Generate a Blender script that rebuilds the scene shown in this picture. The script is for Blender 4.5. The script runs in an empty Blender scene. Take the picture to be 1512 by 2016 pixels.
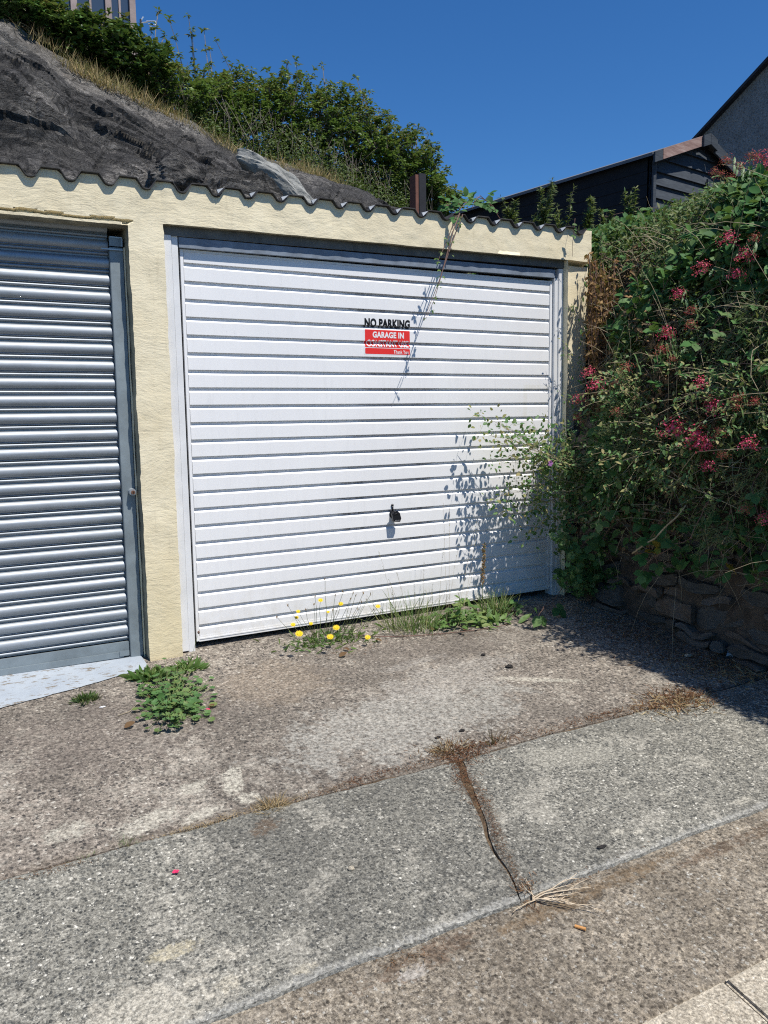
import bpy, bmesh, math, random
import numpy as np
from mathutils import Vector, Matrix, noise
R = math.radians
sc = bpy.context.scene
COL = sc.collection
rnd = random.Random(7)
rng = np.random.default_rng(11)

# ------------------------------------------------------------------ camera
CAM = Vector((-1.1638, -4.0213, 1.0547)); YAW, PITCH, ROLL = .5109, .1177, -.0152; FPX = 1600.0
_f = Vector((math.sin(YAW)*math.cos(PITCH), math.cos(YAW)*math.cos(PITCH), -math.sin(PITCH)))
_r0 = Vector((math.cos(YAW), -math.sin(YAW), 0)); _u0 = _r0.cross(_f)
_r = _r0*math.cos(ROLL) + _u0*math.sin(ROLL); _u = -_r0*math.sin(ROLL) + _u0*math.cos(ROLL)
cd = bpy.data.cameras.new("camera"); cam = bpy.data.objects.new("camera", cd); COL.objects.link(cam)
cam.matrix_world = Matrix(((_r.x,_u.x,-_f.x,CAM.x),(_r.y,_u.y,-_f.y,CAM.y),(_r.z,_u.z,-_f.z,CAM.z),(0,0,0,1)))
cd.sensor_fit = 'VERTICAL'; cd.sensor_height = 24; cd.lens = 24*FPX/2016; cd.clip_start = .05; cd.clip_end = 500
sc.camera = cam
def ray(px, py): return _f + _r*((px-756)/FPX) - _u*((py-1008)/FPX)
def atY(px, py, Y): d = ray(px, py); return CAM + d*((Y-CAM.y)/d.y)
def atX(px, py, X): d = ray(px, py); return CAM + d*((X-CAM.x)/d.x)
def G(x, y): return -.12 + .1*y                      # the sloping forecourt
def onG(px, py):
    d = ray(px, py); t = (-.12 + .1*CAM.y - CAM.z)/(d.z - .1*d.y); return CAM + d*t

# ------------------------------------------------------------------ light
SUN = Vector((.35, -1, 1.95)).normalized()
sc.world = bpy.data.worlds.new("World"); sc.world.use_nodes = True
nt = sc.world.node_tree; bg = nt.nodes['Background']
sky = nt.nodes.new('ShaderNodeTexSky'); sky.sky_type = 'NISHITA'; sky.sun_disc = False
sky.sun_elevation = math.asin(SUN.z); sky.sun_rotation = math.atan2(SUN.x, SUN.y)
sky.altitude = 30; sky.air_density = 1.0; sky.dust_density = 0.0; sky.ozone_density = 4.0
hs_ = nt.nodes.new('ShaderNodeHueSaturation'); hs_.inputs['Saturation'].default_value = 1.22
tn = nt.nodes.new('ShaderNodeMix'); tn.data_type = 'RGBA'; tn.blend_type = 'MULTIPLY'; tn.inputs[0].default_value = 1; tn.inputs[7].default_value = (.71, .95, 1.17, 1)
nt.links.new(sky.outputs[0], hs_.inputs['Color']); nt.links.new(hs_.outputs[0], tn.inputs[6]); nt.links.new(tn.outputs[2], bg.inputs[0]); bg.inputs[1].default_value = .09
sd = bpy.data.lights.new("sun", 'SUN'); sd.energy = 5.0; sd.angle = R(.53); sd.color = (1, .955, .89)
so = bpy.data.objects.new("sun", sd); COL.objects.link(so); so.rotation_euler = SUN.to_track_quat('Z', 'Y').to_euler(); so.location = (0,-5,12)
sc.view_settings.view_transform = 'Standard'; sc.view_settings.look = 'None'; sc.view_settings.exposure = .16
sc.cycles.filter_width = 1.15; sc.cycles.use_denoising = False; sc.cycles.sample_clamp_indirect = 4

# ------------------------------------------------------------------ materials
class NT:
    def __init__(s, name):
        s.m = bpy.data.materials.new(name); s.m.use_nodes = True; s.t = s.m.node_tree; s.b = s.t.nodes['Principled BSDF']
        s.co = s.t.nodes.new('ShaderNodeTexCoord').outputs['Object']
    def n(s, typ, **kw):
        nd = s.t.nodes.new(typ)
        for k, v in kw.items():
            if k.startswith('_'): setattr(nd, k[1:], v)
            else:
                key = k.replace('__', ' '); inp = nd.inputs[int(key[1:])] if key[0] == 'i' and key[1:].isdigit() else nd.inputs[key]
                if hasattr(v, 'is_linked') or isinstance(v, bpy.types.NodeSocket): s.t.links.new(v, inp)
                else: inp.default_value = v
        return nd
    def mp(s, sc_=(1,1,1), rot=(0,0,0), loc=(0,0,0), v=None):
        return s.n('ShaderNodeMapping', Vector=v or s.co, Scale=sc_, Rotation=rot, Location=loc).outputs[0]
    def noise(s, scale, det=4, rough=.55, v=None, dist=0):
        return s.n('ShaderNodeTexNoise', Vector=v or s.co, Scale=scale, Detail=det, Roughness=rough, Distortion=dist).outputs['Fac']
    def vor(s, scale, v=None, feature='F1', out='Distance', rand=1):
        return s.n('ShaderNodeTexVoronoi', _feature=feature, Vector=v or s.co, Scale=scale, Randomness=rand).outputs[out]
    def ramp(s, fac, stops, interp='LINEAR'):
        nd = s.n('ShaderNodeValToRGB', Fac=fac); cr = nd.color_ramp; cr.interpolation = interp
        while len(cr.elements) < len(stops): cr.elements.new(.5)
        for e, (p, c) in zip(cr.elements, stops):
            e.position = p; e.color = (c, c, c, 1) if isinstance(c, (int, float)) else (*c, 1)
        return nd.outputs[0]
    def mix(s, a, b, fac, mode='MIX'):
        nd = s.n('ShaderNodeMix', _data_type='RGBA', _blend_type=mode)
        for i, v in ((0, fac), (6, a), (7, b)):
            if isinstance(v, bpy.types.NodeSocket): s.t.links.new(v, nd.inputs[i])
            else: nd.inputs[i].default_value = v if i == 0 else (*v, 1)
        return nd.outputs[2]
    def math(s, op, a, b=0, c=0):
        nd = s.n('ShaderNodeMath', _operation=op)
        for i, v in enumerate((a, b, c)):
            if isinstance(v, bpy.types.NodeSocket): s.t.links.new(v, nd.inputs[i])
            else: nd.inputs[i].default_value = v
        return nd.outputs[0]
    def sep(s, v=None):
        nd = s.n('ShaderNodeSeparateXYZ', Vector=v or s.co); return nd.outputs
    def bump(s, h, strength=.5, dist=.01, normal=None):
        nd = s.n('ShaderNodeBump', Height=h, Strength=strength, Distance=dist)
        if normal: s.t.links.new(normal, nd.inputs['Normal'])
        return nd.outputs[0]
    def blob(s, x, y, rx, ry, wob=.5, ns=6, ang=0):
        """soft-edged irregular patch centred on x, y of the surface (a stain or mortar smear)"""
        v = s.n('ShaderNodeMapping', _vector_type='TEXTURE', Vector=s.co, Location=(x, y, 0), Rotation=(0,0,ang), Scale=(rx, ry, 1)).outputs[0]
        o = s.sep(v); r2 = s.math('SQRT', s.math('ADD', s.math('MULTIPLY', o[0], o[0]), s.math('MULTIPLY', o[1], o[1])))
        nn = s.math('MULTIPLY', s.math('SUBTRACT', s.noise(ns, 6, .65), .5), wob*4)
        nn2 = s.math('MULTIPLY', s.math('SUBTRACT', s.noise(ns*5, 8, .75), .5), 2.0)
        return s.ramp(s.math('ADD', s.math('ADD', r2, nn), nn2), [(.66, 1), (.86, 0)])
    def out(s, col=None, rough=.8, metal=0, normal=None, spec=.4):
        b = s.b
        for k, v in (('Base Color', col), ('Roughness', rough), ('Metallic', metal), ('Normal', normal), ('Specular IOR Level', spec)):
            if v is None: continue
            if isinstance(v, bpy.types.NodeSocket): s.t.links.new(v, b.inputs[k])
            else: b.inputs[k].default_value = (*v, 1) if isinstance(v, tuple) else v
        return s.m

def simple(name, col, rough=.7, metal=0, var=.25, scale=12, bump=.2, bd=.004):
    n = NT(name); f = n.noise(scale, 6, .65)
    c = n.ramp(f, [(.3, tuple(v*(1-var) for v in col)), (.7, tuple(min(1, v*(1+var)) for v in col))])
    return n.out(c, rough, metal, n.bump(n.noise(scale*6, 4), bump, bd))

def leafmat(name, cols, rough=.45, trans=.25, spec=.35):
    n = NT(name)
    rnd_ = n.n('ShaderNodeNewGeometry').outputs['Random Per Island']
    stops = [((i+.5)/len(cols), c) for i, c in enumerate(cols)]
    c = n.ramp(rnd_, stops)
    c = n.mix(c, n.mix(c, (.5,.5,.25), .35), n.ramp(n.noise(3.0, 3), [(.45, 0), (.75, .35)]))
    n.out(c, rough, 0, None, spec)
    tr = n.n('ShaderNodeBsdfTranslucent', Color=n.mix(c, (.35, .5, .05), .3))
    mx = n.n('ShaderNodeMixShader', Fac=trans)
    n.t.links.new(n.b.outputs[0], mx.inputs[1]); n.t.links.new(tr.outputs[0], mx.inputs[2])
    n.t.links.new(mx.outputs[0], n.t.nodes['Material Output'].inputs[0])
    return n.m

M = {}
# --- cream masonry paint over trowelled render
def m_render():
    n = NT('cream_render')
    warp = n.n('ShaderNodeTexNoise', Vector=n.co, Scale=3.2, Detail=2).outputs['Color']
    wv = n.n('ShaderNodeVectorMath', _operation='MULTIPLY_ADD', i0=warp, i1=(.14,.14,.14), i2=n.co).outputs[0]
    st = n.noise(20, 6, .68, n.mp((.7, 1, 3.0), (0, .6, 0), v=wv))
    st2 = n.noise(18, 6, .68, n.mp((.9, 1, 2.6), (0, -.35, 0), v=wv))
    sel = n.ramp(n.noise(2.6, 2), [(.44, 0), (.58, 1)])
    z = n.sep()[2]; x = n.sep()[0]
    right = n.ramp(x, [(.02, 0), (.12, 1)])       # smoother render over the white door
    h = n.mix(st, st2, sel)
    h = n.mix(h, n.noise(9, 5, .5), n.math('MULTIPLY', right, .9))
    rd = n.noise(70, 5, .7)
    nb = n.bump(h, .36, .012); nb = n.bump(n.noise(48, 7, .75, n.mp((.8, 1, 2.2), (0, .7, 0), v=wv)), .35, .006, nb); nb = n.bump(rd, .3, .003, nb); nb = n.bump(n.noise(4, 3), .5, .012, nb)
    c = n.ramp(n.noise(5, 6, .6), [(.3, (.72, .625, .42)), (.7, (.80, .715, .51))])
    yel = n.ramp(z, [(.0, 1), (.7, 0)])
    c = n.mix(c, (.66, .535, .28), n.math('MULTIPLY', yel, .42))
    # grey-green weathering in blotches and along the drip edge
    c = n.mix(c, (.36, .34, .24), n.math('MULTIPLY', n.ramp(n.noise(7, 7, .7), [(.62, 0), (.8, 1)]), .5))
    cr = n.ramp(h, [(.30, 1), (.38, 0)])
    c = n.mix(c, (.46, .38, .22), n.math('MULTIPLY', cr, .3))
    st_ = n.ramp(n.noise(9, 7, .75, n.mp((4, 1, .35))), [(.55, 0), (.78, .42)]); c = n.mix(c, (.42, .36, .24), st_)
    spots = n.ramp(n.vor(30), [(.03, 1), (.06, 0)])
    keep = n.ramp(n.noise(14, 2), [(.62, 0), (.66, 1)])
    c = n.mix(c, (.12, .1, .07), n.math('MULTIPLY', spots, keep))
    foot = n.ramp(n.math('ADD', z, n.math('MULTIPLY', n.noise(20), .08)), [(-.06+.5*0, 1), (.0, 0)])
    c = n.mix(c, (.3, .25, .17), n.math('MULTIPLY', foot, .6))
    return n.out(c, .85, 0, nb, .25)
M['render'] = m_render()
def m_shaded_render():  # streaky darker render: shade of jamb side and undersides put into colour
    n = NT('shade_darkened_render')
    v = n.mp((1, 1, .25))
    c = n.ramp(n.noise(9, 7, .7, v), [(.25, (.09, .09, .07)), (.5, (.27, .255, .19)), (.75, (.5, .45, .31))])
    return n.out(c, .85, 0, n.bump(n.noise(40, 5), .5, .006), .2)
M['shaded_render'] = m_shaded_render()
# --- white painted steel door
def m_white():
    n = NT('white_door_paint'); o = n.sep()
    c = n.ramp(n.noise(1.7, 5, .6), [(.3, (.765, .76, .75)), (.7, (.82, .815, .80))])
    streak = n.ramp(n.noise(6, 7, .75, n.mp((5, 1, .45))), [(.52, 0), (.75, .28)])
    c = n.mix(c, (.55, .55, .53), streak)
    fl = n.math('MULTIPLY', n.ramp(n.vor(60), [(.05, 1), (.1, 0)]), n.ramp(n.noise(9, 2), [(.63, 0), (.66, 1)]))
    c = n.mix(c, (.06, .06, .05), fl)
    rust = n.math('MULTIPLY', n.ramp(n.noise(24, 7, .75, n.mp((.6, 1, 4))), [(.63, 0), (.7, 1)]), n.ramp(o[2], [(.0, 0), (1, 1)]))
    up = n.ramp(n.math('ABSOLUTE', n.math('SUBTRACT', o[2], 1.79)), [(.02, 1), (.035, 0)])
    xr = n.ramp(n.math('ABSOLUTE', n.math('SUBTRACT', o[0], .55)), [(.2, 1), (.5, 0)])
    c = n.mix(c, (.33, .13, .08), n.math('MULTIPLY', n.math('MULTIPLY', rust, up), xr))
    # faint tape residue where an older notice was taken down
    def inside(v, a, b, e=.004):
        return n.math('MULTIPLY', n.ramp(n.math('SUBTRACT', v, a), [(0, 0), (e, 1)]), n.ramp(n.math('SUBTRACT', b, v), [(0, 0), (e, 1)]))
    O_ = n.math('MULTIPLY', inside(o[0], .945, 1.318), inside(o[2], 1.035, 1.335))
    I_ = n.math('MULTIPLY', inside(o[0], .975, 1.288), inside(o[2], 1.065, 1.30))
    fr = n.math('MULTIPLY', n.math('SUBTRACT', O_, I_), n.ramp(n.noise(26, 5, .7), [(.35, 0), (.65, .5)]))
    c = n.mix(c, (.66, .62, .50), fr)
    low = n.math('MULTIPLY', n.ramp(n.noise(14, 6, .7), [(.4, 0), (.75, 1)]), n.ramp(n.math('ADD', o[2], .1), [(.0, .9), (.45, 0)]))
    c = n.mix(c, (.62, .57, .47), low)
    nb = n.bump(n.noise(3, 2), .15, .01); nb = n.bump(n.noise(160, 3), .05, .001, nb)
    return n.out(c, .42, 0, nb, .45)
M['white'] = m_white()
def m_groove():
    n = NT('dirty_door_groove')
    d = n.ramp(n.noise(26, 6, .75, n.mp((1, 1, .1))), [(.47, 0), (.58, 1)])
    d2 = n.ramp(n.noise(1.4, 2), [(.42, 0), (.6, 1)])
    c = n.mix((.60, .60, .60), (.035, .035, .03), n.math('MULTIPLY', d, d2))
    c = n.mix(c, (.30, .27, .25), n.ramp(n.noise(3, 4), [(.35, .25), (.7, .5)]))
    return n.out(c, .6)
M['groove'] = m_groove()
M['frame'] = simple('white_frame_paint', (.70, .70, .69), .5, var=.08, scale=6, bump=.05)
M['frame_grey'] = simple('shaded_blue_grey_board', (.19, .225, .27), .7, var=.25, scale=14, bump=.2)  # blue-grey board, colour darkened to carry the lintel's shade
M['header_top'] = simple('shaded_grey_board', (.13, .13, .12), .8, var=.3, scale=14, bump=.3)  # upper grey board, lintel shade put into its base colour too
def m_galv():
    n = NT('galvanised_steel')
    s1 = n.noise(5, 5, .6, n.mp((.35, 1, 14)))
    c = n.ramp(s1, [(.3, (.27, .295, .315)), (.7, (.41, .44, .465))])
    r = n.ramp(n.noise(9, 6, .7, n.mp((.4, 1, 3))), [(.3, .52), (.75, .66)])
    top = n.ramp(n.sep()[2], [(1.2/2, 0), (1.9/2, 1)])
    dul = n.math('MULTIPLY', n.ramp(n.noise(35, 7, .8, n.mp((.3, 1, 1))), [(.45, 0), (.62, 1)]), .35)
    c = n.mix(c, (.22, .24, .25), dul)
    return n.out(c, r, .7, n.bump(n.noise(30, 3, .5, n.mp((.2, 1, 1))), .08, .003), .5)
M['galv'] = m_galv()
M['galv_dull'] = simple('dull_galvanised_steel', (.24, .28, .295), .55, .35, .22, 7, .08)
M['galv_pale'] = simple('pale_galvanised_strip', (.40, .44, .46), .45, .5, .2, 8, .08)
M['black'] = simple('black_plastic', (.012, .012, .014), .3, 0, .1, 20, .05)
M['brass'] = simple('worn_brass', (.42, .2, .12), .35, .9, .2, 30, .05)
M['grey_mark'] = simple('grey_lettering', (.35, .36, .38), .6, 0, .1, 30, 0)
M['red'] = simple('red_sticker', (.74, .035, .03), .4, 0, .06, 5, 0)
M['sticker_white'] = simple('sticker_white', (.80, .79, .79), .4, 0, .03, 5, 0)
M['ink'] = simple('black_ink', (.012, .012, .013), .4, 0, .03, 5, 0)
def m_roof():
    n = NT('weathered_roof_sheet')
    c = n.ramp(n.noise(10, 7, .7), [(.35, (.022, .021, .022)), (.65, (.07, .068, .065))])
    c = n.mix(c, (.34, .33, .30), n.ramp(n.noise(26, 7, .75), [(.63, 0), (.72, .8)]))
    return n.out(c, .85, 0, n.bump(n.noise(60, 5), .5, .004), .3)
M['roof'] = m_roof()
M['tab_grey'] = simple('grey_sheet_tab', (.40, .42, .43), .5, .2, .2, 20, .2)
M['fascia_grey'] = simple('grey_soffit_board', (.30, .31, .31), .8, 0, .3, 12, .3)

# --- concrete family
def concrete(name, base, dark, pale, aggr, sc_aggr, patches=(), pale_amt=.35, pale_sc=3, edge=None, stain=None, bumpd=.004, dens=.5, ns=23.0):
    n = NT(name)
    wv = n.n('ShaderNodeVectorMath', _operation='MULTIPLY_ADD', i0=n.n('ShaderNodeTexNoise', Vector=n.co, Scale=60, Detail=2).outputs['Color'], i1=(.012,)*3, i2=n.co).outputs[0]
    vo = n.n('ShaderNodeTexVoronoi', Vector=wv, Scale=sc_aggr); d = vo.outputs['Distance']; vc = vo.outputs['Color']
    vr = n.n('ShaderNodeSeparateColor', Color=vc).outputs
    vo2 = n.n('ShaderNodeTexVoronoi', Vector=wv, Scale=sc_aggr*2.3); vr2 = n.n('ShaderNodeSeparateColor', Color=vo2.outputs['Color']).outputs
    mort = n.ramp(n.noise(ns, 8, .78), [(.34, tuple(v*.5 for v in base)), (.47, tuple(v*.9 for v in base)), (.55, tuple(v*1.12 for v in base)), (.66, tuple(min(1, v*1.75) for v in base))])
    stone = n.ramp(vr[0], [(0, aggr[0]), (.25, aggr[1]), (.5, aggr[2]), (.75, aggr[3]), (.93, aggr[4])], 'CONSTANT')
    stone2 = n.ramp(vr2[0], [(0, aggr[1]), (.3, aggr[0]), (.55, aggr[3]), (.8, aggr[2]), (.95, aggr[4])], 'CONSTANT')
    wear = n.noise(2.2, 7, .65)
    show = n.math('LESS_THAN', vr[1], n.ramp(wear, [(.3, max(0, dens-.3)), (.7, min(1, dens+.3))]))
    rim = n.ramp(d, [(.42, 1), (.62, 0)])
    c = n.mix(mort, stone, n.math('MULTIPLY', show, rim))
    show2 = n.math('MULTIPLY', n.math('LESS_THAN', vr2[1], dens*.8), n.ramp(vo2.outputs['Distance'], [(.3, 1), (.5, 0)]))
    c = n.mix(c, stone2, n.math('MULTIPLY', show2, .8))
    pit = n.math('MULTIPLY', n.ramp(n.noise(ns*2.6, 8, .8), [(.36, 1), (.46, 0)]), .85)
    c = n.mix(c, dark, pit)
    big = n.noise(1.3, 8, .62)
    c = n.mix(c, n.mix(c, dark, .6), n.ramp(big, [(.38, .75), (.56, 0)]))
    pn = n.math('ADD', n.math('MULTIPLY', n.noise(pale_sc, 8, .68), .6), n.math('MULTIPLY', n.noise(pale_sc*9, 6, .7), .4))
    pa = n.ramp(pn, [(.535, 0), (.57, pale_amt)])
    c = n.mix(c, pale, pa)
    hh = [n.math('MULTIPLY', n.math('SUBTRACT', .5, d), n.math('MULTIPLY', show, .8))]
    for (x, y, rx, ry, col, amt, wob, fs, ang) in patches:
        bl = n.blob(x, y, rx, ry, wob, fs, ang)
        tex = n.ramp(n.noise(ns*2.2, 8, .8), [(.40, .05), (.52, 1)])
        c = n.mix(c, col, n.math('MULTIPLY', n.math('MULTIPLY', bl, tex), amt))
    if edge:
        for (axisv, pos, w, col, amt) in edge:
            o = n.sep()[axisv]
            e = n.ramp(n.math('ADD', n.math('ABSOLUTE', n.math('SUBTRACT', o, pos)), n.math('MULTIPLY', n.math('SUBTRACT', n.noise(34, 8, .8), .5), w*4.5)), [(w*.25, 1), (w*.8, 0)])
            c = n.mix(c, col, n.math('MULTIPLY', e, amt))
    flecks = n.math('MULTIPLY', n.ramp(n.vor(55), [(.07, 1), (.12, 0)]), n.ramp(n.noise(17, 2), [(.56, 0), (.6, .9)]))
    c = n.mix(c, (.62, .60, .53), flecks)
    c = n.mix(c, n.ramp(n.noise(ns*2.9, 8, .82), [(.38, .34), (.5, .95), (.60, 1.45)]), 1.0, 'MULTIPLY')
    h = n.math('ADD', hh[0], n.math('MULTIPLY', n.noise(ns*5, 6, .75), .9))
    nb = n.bump(h, .8, bumpd); nb = n.bump(n.noise(6, 5), .4, .012, nb)
    return n.out(c, .9, 0, nb, .25)
CRM = (.46, .43, .35)
M['drive'] = concrete('worn_driveway_concrete', (.27, .232, .188), (.07, .062, .052), (.44, .405, .335),
    [(.06,.055,.05), (.14,.12,.10), (.24,.21,.17), (.36,.32,.26), (.54,.50,.42)], 80,
    patches=[(.52, -1.16, .75, .30, (.36, .345, .30), .72, .45, 5, .1), (.95, -.85, .5, .2, (.37,.345,.30), .6, .5, 6, .2),
             (.2, -.55, .35, .3, (.27,.215,.155), .5, .5, 7, 0), (-.28, -1.30, .05, .12, CRM, .95, .3, 18, -.35), (-.62, -1.42, .14, .06, CRM, .9, .35, 16, .2),
             (-.45, -1.46, .10, .035, CRM, .9, .3, 20, .3), (-.85, -1.36, .10, .06, CRM, .75, .35, 16, .2), (-.27,-1.43,.06,.04, CRM,.9,.3,20,0),
             (-.42, -1.28, .07, .05, CRM, .8, .3, 20, .1), (1.35, -1.05, .28, .03, CRM, .8, .35, 18, -.5), (.9,-.62,.25,.05,(.36,.34,.3),.6,.4,12,.2),
             (-.6, -.72, .6, .35, (.15,.125,.105), .55, .5, 6, 0), (1.2, -.5, .9, .22, (.14,.12,.10), .6, .5, 6, 0)],
    pale_amt=.32, pale_sc=2.6, edge=[(1, -1.505, .04, (.13, .10, .07), .35)], dens=.85, ns=24)
M['slab'] = concrete('weathered_slab_concrete', (.255, .242, .20), (.07, .068, .06), (.52, .485, .40),
    [(.065,.066,.06), (.13,.128,.112), (.22,.21,.175), (.36,.34,.28), (.62,.59,.50)], 105,
    patches=[(-.95, -2.28, .45, .22, (.50,.46,.37), .8, .5, 5, .2), (-.6, -2.2, .05, .03, (.50,.45,.34), .6, .4, 14, 0), (-.42,-2.24,.04,.025,(.50,.45,.34),.6,.4,14,0),
             (-.70,-2.03,.08,.03,(.50,.44,.30),.7,.4,14,0), (-.28, -1.62, .08, .05, (.13,.095,.065), .9, .5, 20, .4), (.95, -1.7, .28, .1, (.36,.34,.28), .6, .5, 7, -.2),
             (.75, -2.16, .04, .02, CRM, .9, .3, 22, 0), (.82, -2.19, .04, .015, CRM, .9, .3, 22, 0), (1.3, -2.22, .07, .02, CRM, .8, .3, 22, 0)],
    pale_amt=.38, pale_sc=4.5, edge=[(1, -2.273, .024, (.38,.37,.33), .55), (1, -1.53, .02, (.30,.30,.26), .4)], dens=.95, ns=34, bumpd=.004)
M['strip'] = concrete('old_brown_tarmac', (.30, .255, .19), (.08, .065, .048), (.42, .375, .30),
    [(.10,.085,.065), (.20,.17,.13), (.29,.25,.195), (.42,.37,.29), (.46,.44,.38)], 95,
    patches=[(-.13, -2.33, .22, .05, (.15,.10,.065), .6, .4, 10, .1), (.5, -2.33, .5, .035, (.17,.12,.07), .8, .4, 10, .05), (-.17,-2.36,.06,.03,(.4,.37,.32),.8,.35,18,.2),
             (1.1, -2.36, .4, .03, (.12,.08,.05), .7, .4, 10, 0)],
    pale_amt=.25, pale_sc=5, dens=.95, ns=24, bumpd=.006)
M['kerb'] = concrete('pale_kerb_concrete', (.47, .415, .32), (.25, .21, .15), (.55, .50, .40),
    [(.34,.29,.22), (.42,.37,.28), (.48,.43,.34), (.52,.47,.37), (.58,.54,.45)], 160, pale_amt=.4, pale_sc=8, dens=.4, ns=40, bumpd=.0012)
M['asphalt'] = concrete('road_asphalt', (.06,.058,.056), (.03,.03,.03), (.1,.098,.09), [(.04,)*3, (.06,)*3, (.08,)*3, (.1,)*3, (.16,)*3], 90, pale_amt=.1, dens=.8)
def m_thresh():
    n = NT('grey_blue_floor_paint')
    c = n.ramp(n.noise(6, 6, .6), [(.3, (.32, .36, .40)), (.7, (.42, .46, .49))])
    ch = n.math('MULTIPLY', n.ramp(n.noise(38, 7, .7, n.mp((.6, 1.5, 1))), [(.56, 0), (.585, 1)]), n.ramp(n.noise(5, 2), [(.40, 0), (.5, 1)]))
    c = n.mix(c, (.2, .17, .13), ch)
    c = n.mix(c, (.3, .3, .28), n.ramp(n.noise(12, 8, .8), [(.55, 0), (.75, .6)]))
    return n.out(c, .6, 0, n.bump(n.noise(30, 5), .3, .003))
M['thresh'] = m_thresh()
def m_soil():
    n = NT('moss_and_soil')
    c = n.ramp(n.noise(40, 7, .75), [(.3, (.05, .038, .026)), (.5, (.13, .092, .06)), (.68, (.24, .18, .11)), (.8, (.2, .18, .09))])
    return n.out(c, .95, 0, n.bump(n.noise(80, 6, .7), 1, .01), .1)
M['soil'] = m_soil()
M['earth'] = simple('dark_earth', (.035, .026, .018), .95, 0, .4, 8, .6, .02)
M['ground'] = simple('rough_ground', (.10, .09, .06), .95, 0, .4, 3, .6, .03)
def m_rock():
    n = NT('folded_slate_rock')
    wn = n.n('ShaderNodeTexNoise', Vector=n.co, Scale=.8, Detail=4, Roughness=.55).outputs['Color']
    wv = n.n('ShaderNodeVectorMath', _operation='MULTIPLY_ADD', i0=wn, i1=(1.9, 1.9, 1.9), i2=n.co).outputs[0]
    band = n.noise(6, 9, .72, n.mp((.4, .6, 3.2), (0, .35, .2), v=wv))
    fine = n.noise(24, 9, .78, n.mp((.28, .5, 3.4), (0, .3, .2), v=wv))
    c = n.ramp(band, [(.3, (.04, .038, .037)), (.43, (.12, .114, .106)), (.54, (.24, .225, .20)), (.66, (.42, .395, .35))])
    c = n.mix(c, n.ramp(fine, [(.42, (.016, .016, .016)), (.50, (.14, .13, .12)), (.60, (.50, .47, .42))]), .5)
    li = n.math('MULTIPLY', n.ramp(n.noise(9, 9, .82, n.mp((1, 1, 2), v=wv)), [(.52, 0), (.58, 1)]), n.ramp(n.noise(1.9, 3), [(.47, 0), (.56, 1)]))
    c = n.mix(c, (.44, .41, .37), li)
    c = n.mix(c, (.24, .225, .19), n.math('MULTIPLY', n.ramp(n.sep()[2], [(.0, 0), (1, 1)]), 0))
    up = n.ramp(n.math('MULTIPLY', n.math('SUBTRACT', n.sep()[2], 3.9), 1), [(.0, 0), (.7, .45)]); c = n.mix(c, n.mix(c, (.30, .275, .235), .5), up)
    c = n.mix(c, (.2, .13, .07), n.math('MULTIPLY', n.ramp(n.noise(3.3, 6, .7), [(.6, 0), (.75, 1)]), .35))
    o = n.sep()   # algae-black water stain across the lower face
    bl = n.ramp(n.math('ADD', n.noise(.9, 6, .6), n.math('MULTIPLY', n.math('ABSOLUTE', n.math('SUBTRACT', o[2], 3.7)), -.24)), [(.31, 0), (.37, .80)])
    c = n.mix(c, n.mix(c, (.012, .013, .015), .8), bl)
    cr = n.ramp(n.vor(1.9, feature='DISTANCE_TO_EDGE', v=n.mp((1, 1, 1.6), (0, .4, 0), v=wv)), [(0, .75), (.03, 0)])
    c = n.mix(c, (.008, .008, .008), cr)
    nb = n.bump(band, 1, .12); nb = n.bump(fine, 1, .04, nb)
    return n.out(c, .72, 0, nb, .35)
M['rock'] = m_rock()
M['rock_pale'] = (lambda n: n.out(n.ramp(n.noise(6, 8, .7), [(.3, (.20, .205, .19)), (.6, (.34, .34, .315)), (.8, (.24, .21, .15))]), .85, 0, n.bump(n.noise(14, 8, .7), .9, .03), .2))(NT('pale_rock'))
def m_stone():
    n = NT('rubble_stone')
    isl = n.n('ShaderNodeNewGeometry').outputs['Random Per Island']
    c = n.ramp(isl, [(0, (.09, .085, .07)), (.3, (.15, .13, .10)), (.55, (.065, .07, .065)), (.75, (.20, .14, .09)), (1, (.11, .11, .10))])
    c = n.mix(c, n.ramp(n.noise(22, 7, .7, n.mp((1, .6, 3))), [(.3, .015), (.7, .16)]), .4)
    return n.out(c, .88, 0, n.bump(n.noise(28, 7, .7, n.mp((1, .7, 3))), .9, .014), .25)
M['stone'] = m_stone()
M['mortar'] = simple('old_mortar', (.09, .07, .052), .95, 0, .4, 14, .8, .012)
def m_shed():
    n = NT('black_stained_boards'); v = n.mp((1, 1, 9))
    c = n.ramp(n.noise(6, 6, .7, v), [(.3, (.028, .035, .044)), (.7, (.07, .083, .098))])
    c = n.mix(c, (.16, .17, .175), n.ramp(n.noise(7, 6, .7), [(.6, 0), (.78, .5)]))
    return n.out(c, .7, 0, n.bump(n.noise(9, 5, .6, v), .3, .004), .3)
M['shed'] = m_shed()
M['shed_shaded'] = simple('shaded_black_boarding', (.012, .014, .018), .8, 0, .3, 10, .2)  # darker copy of the shed boards, shade of the unlit sides in its colour
def m_bare():
    n = NT('weathered_pinkish_board'); v = n.mp((1, 1, 8), (0, .35, 0))
    c = n.ramp(n.noise(5, 6, .7, v), [(.3, (.17, .10, .085)), (.55, (.30, .20, .17)), (.75, (.42, .33, .29))])
    return n.out(c, .8, 0, n.bump(n.noise(9, 5, .6, v), .4, .004))
M['bare'] = m_bare()
M['felt'] = simple('grey_roofing_felt', (.15, .16, .175), .9, 0, .2, 6, .4)
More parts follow.
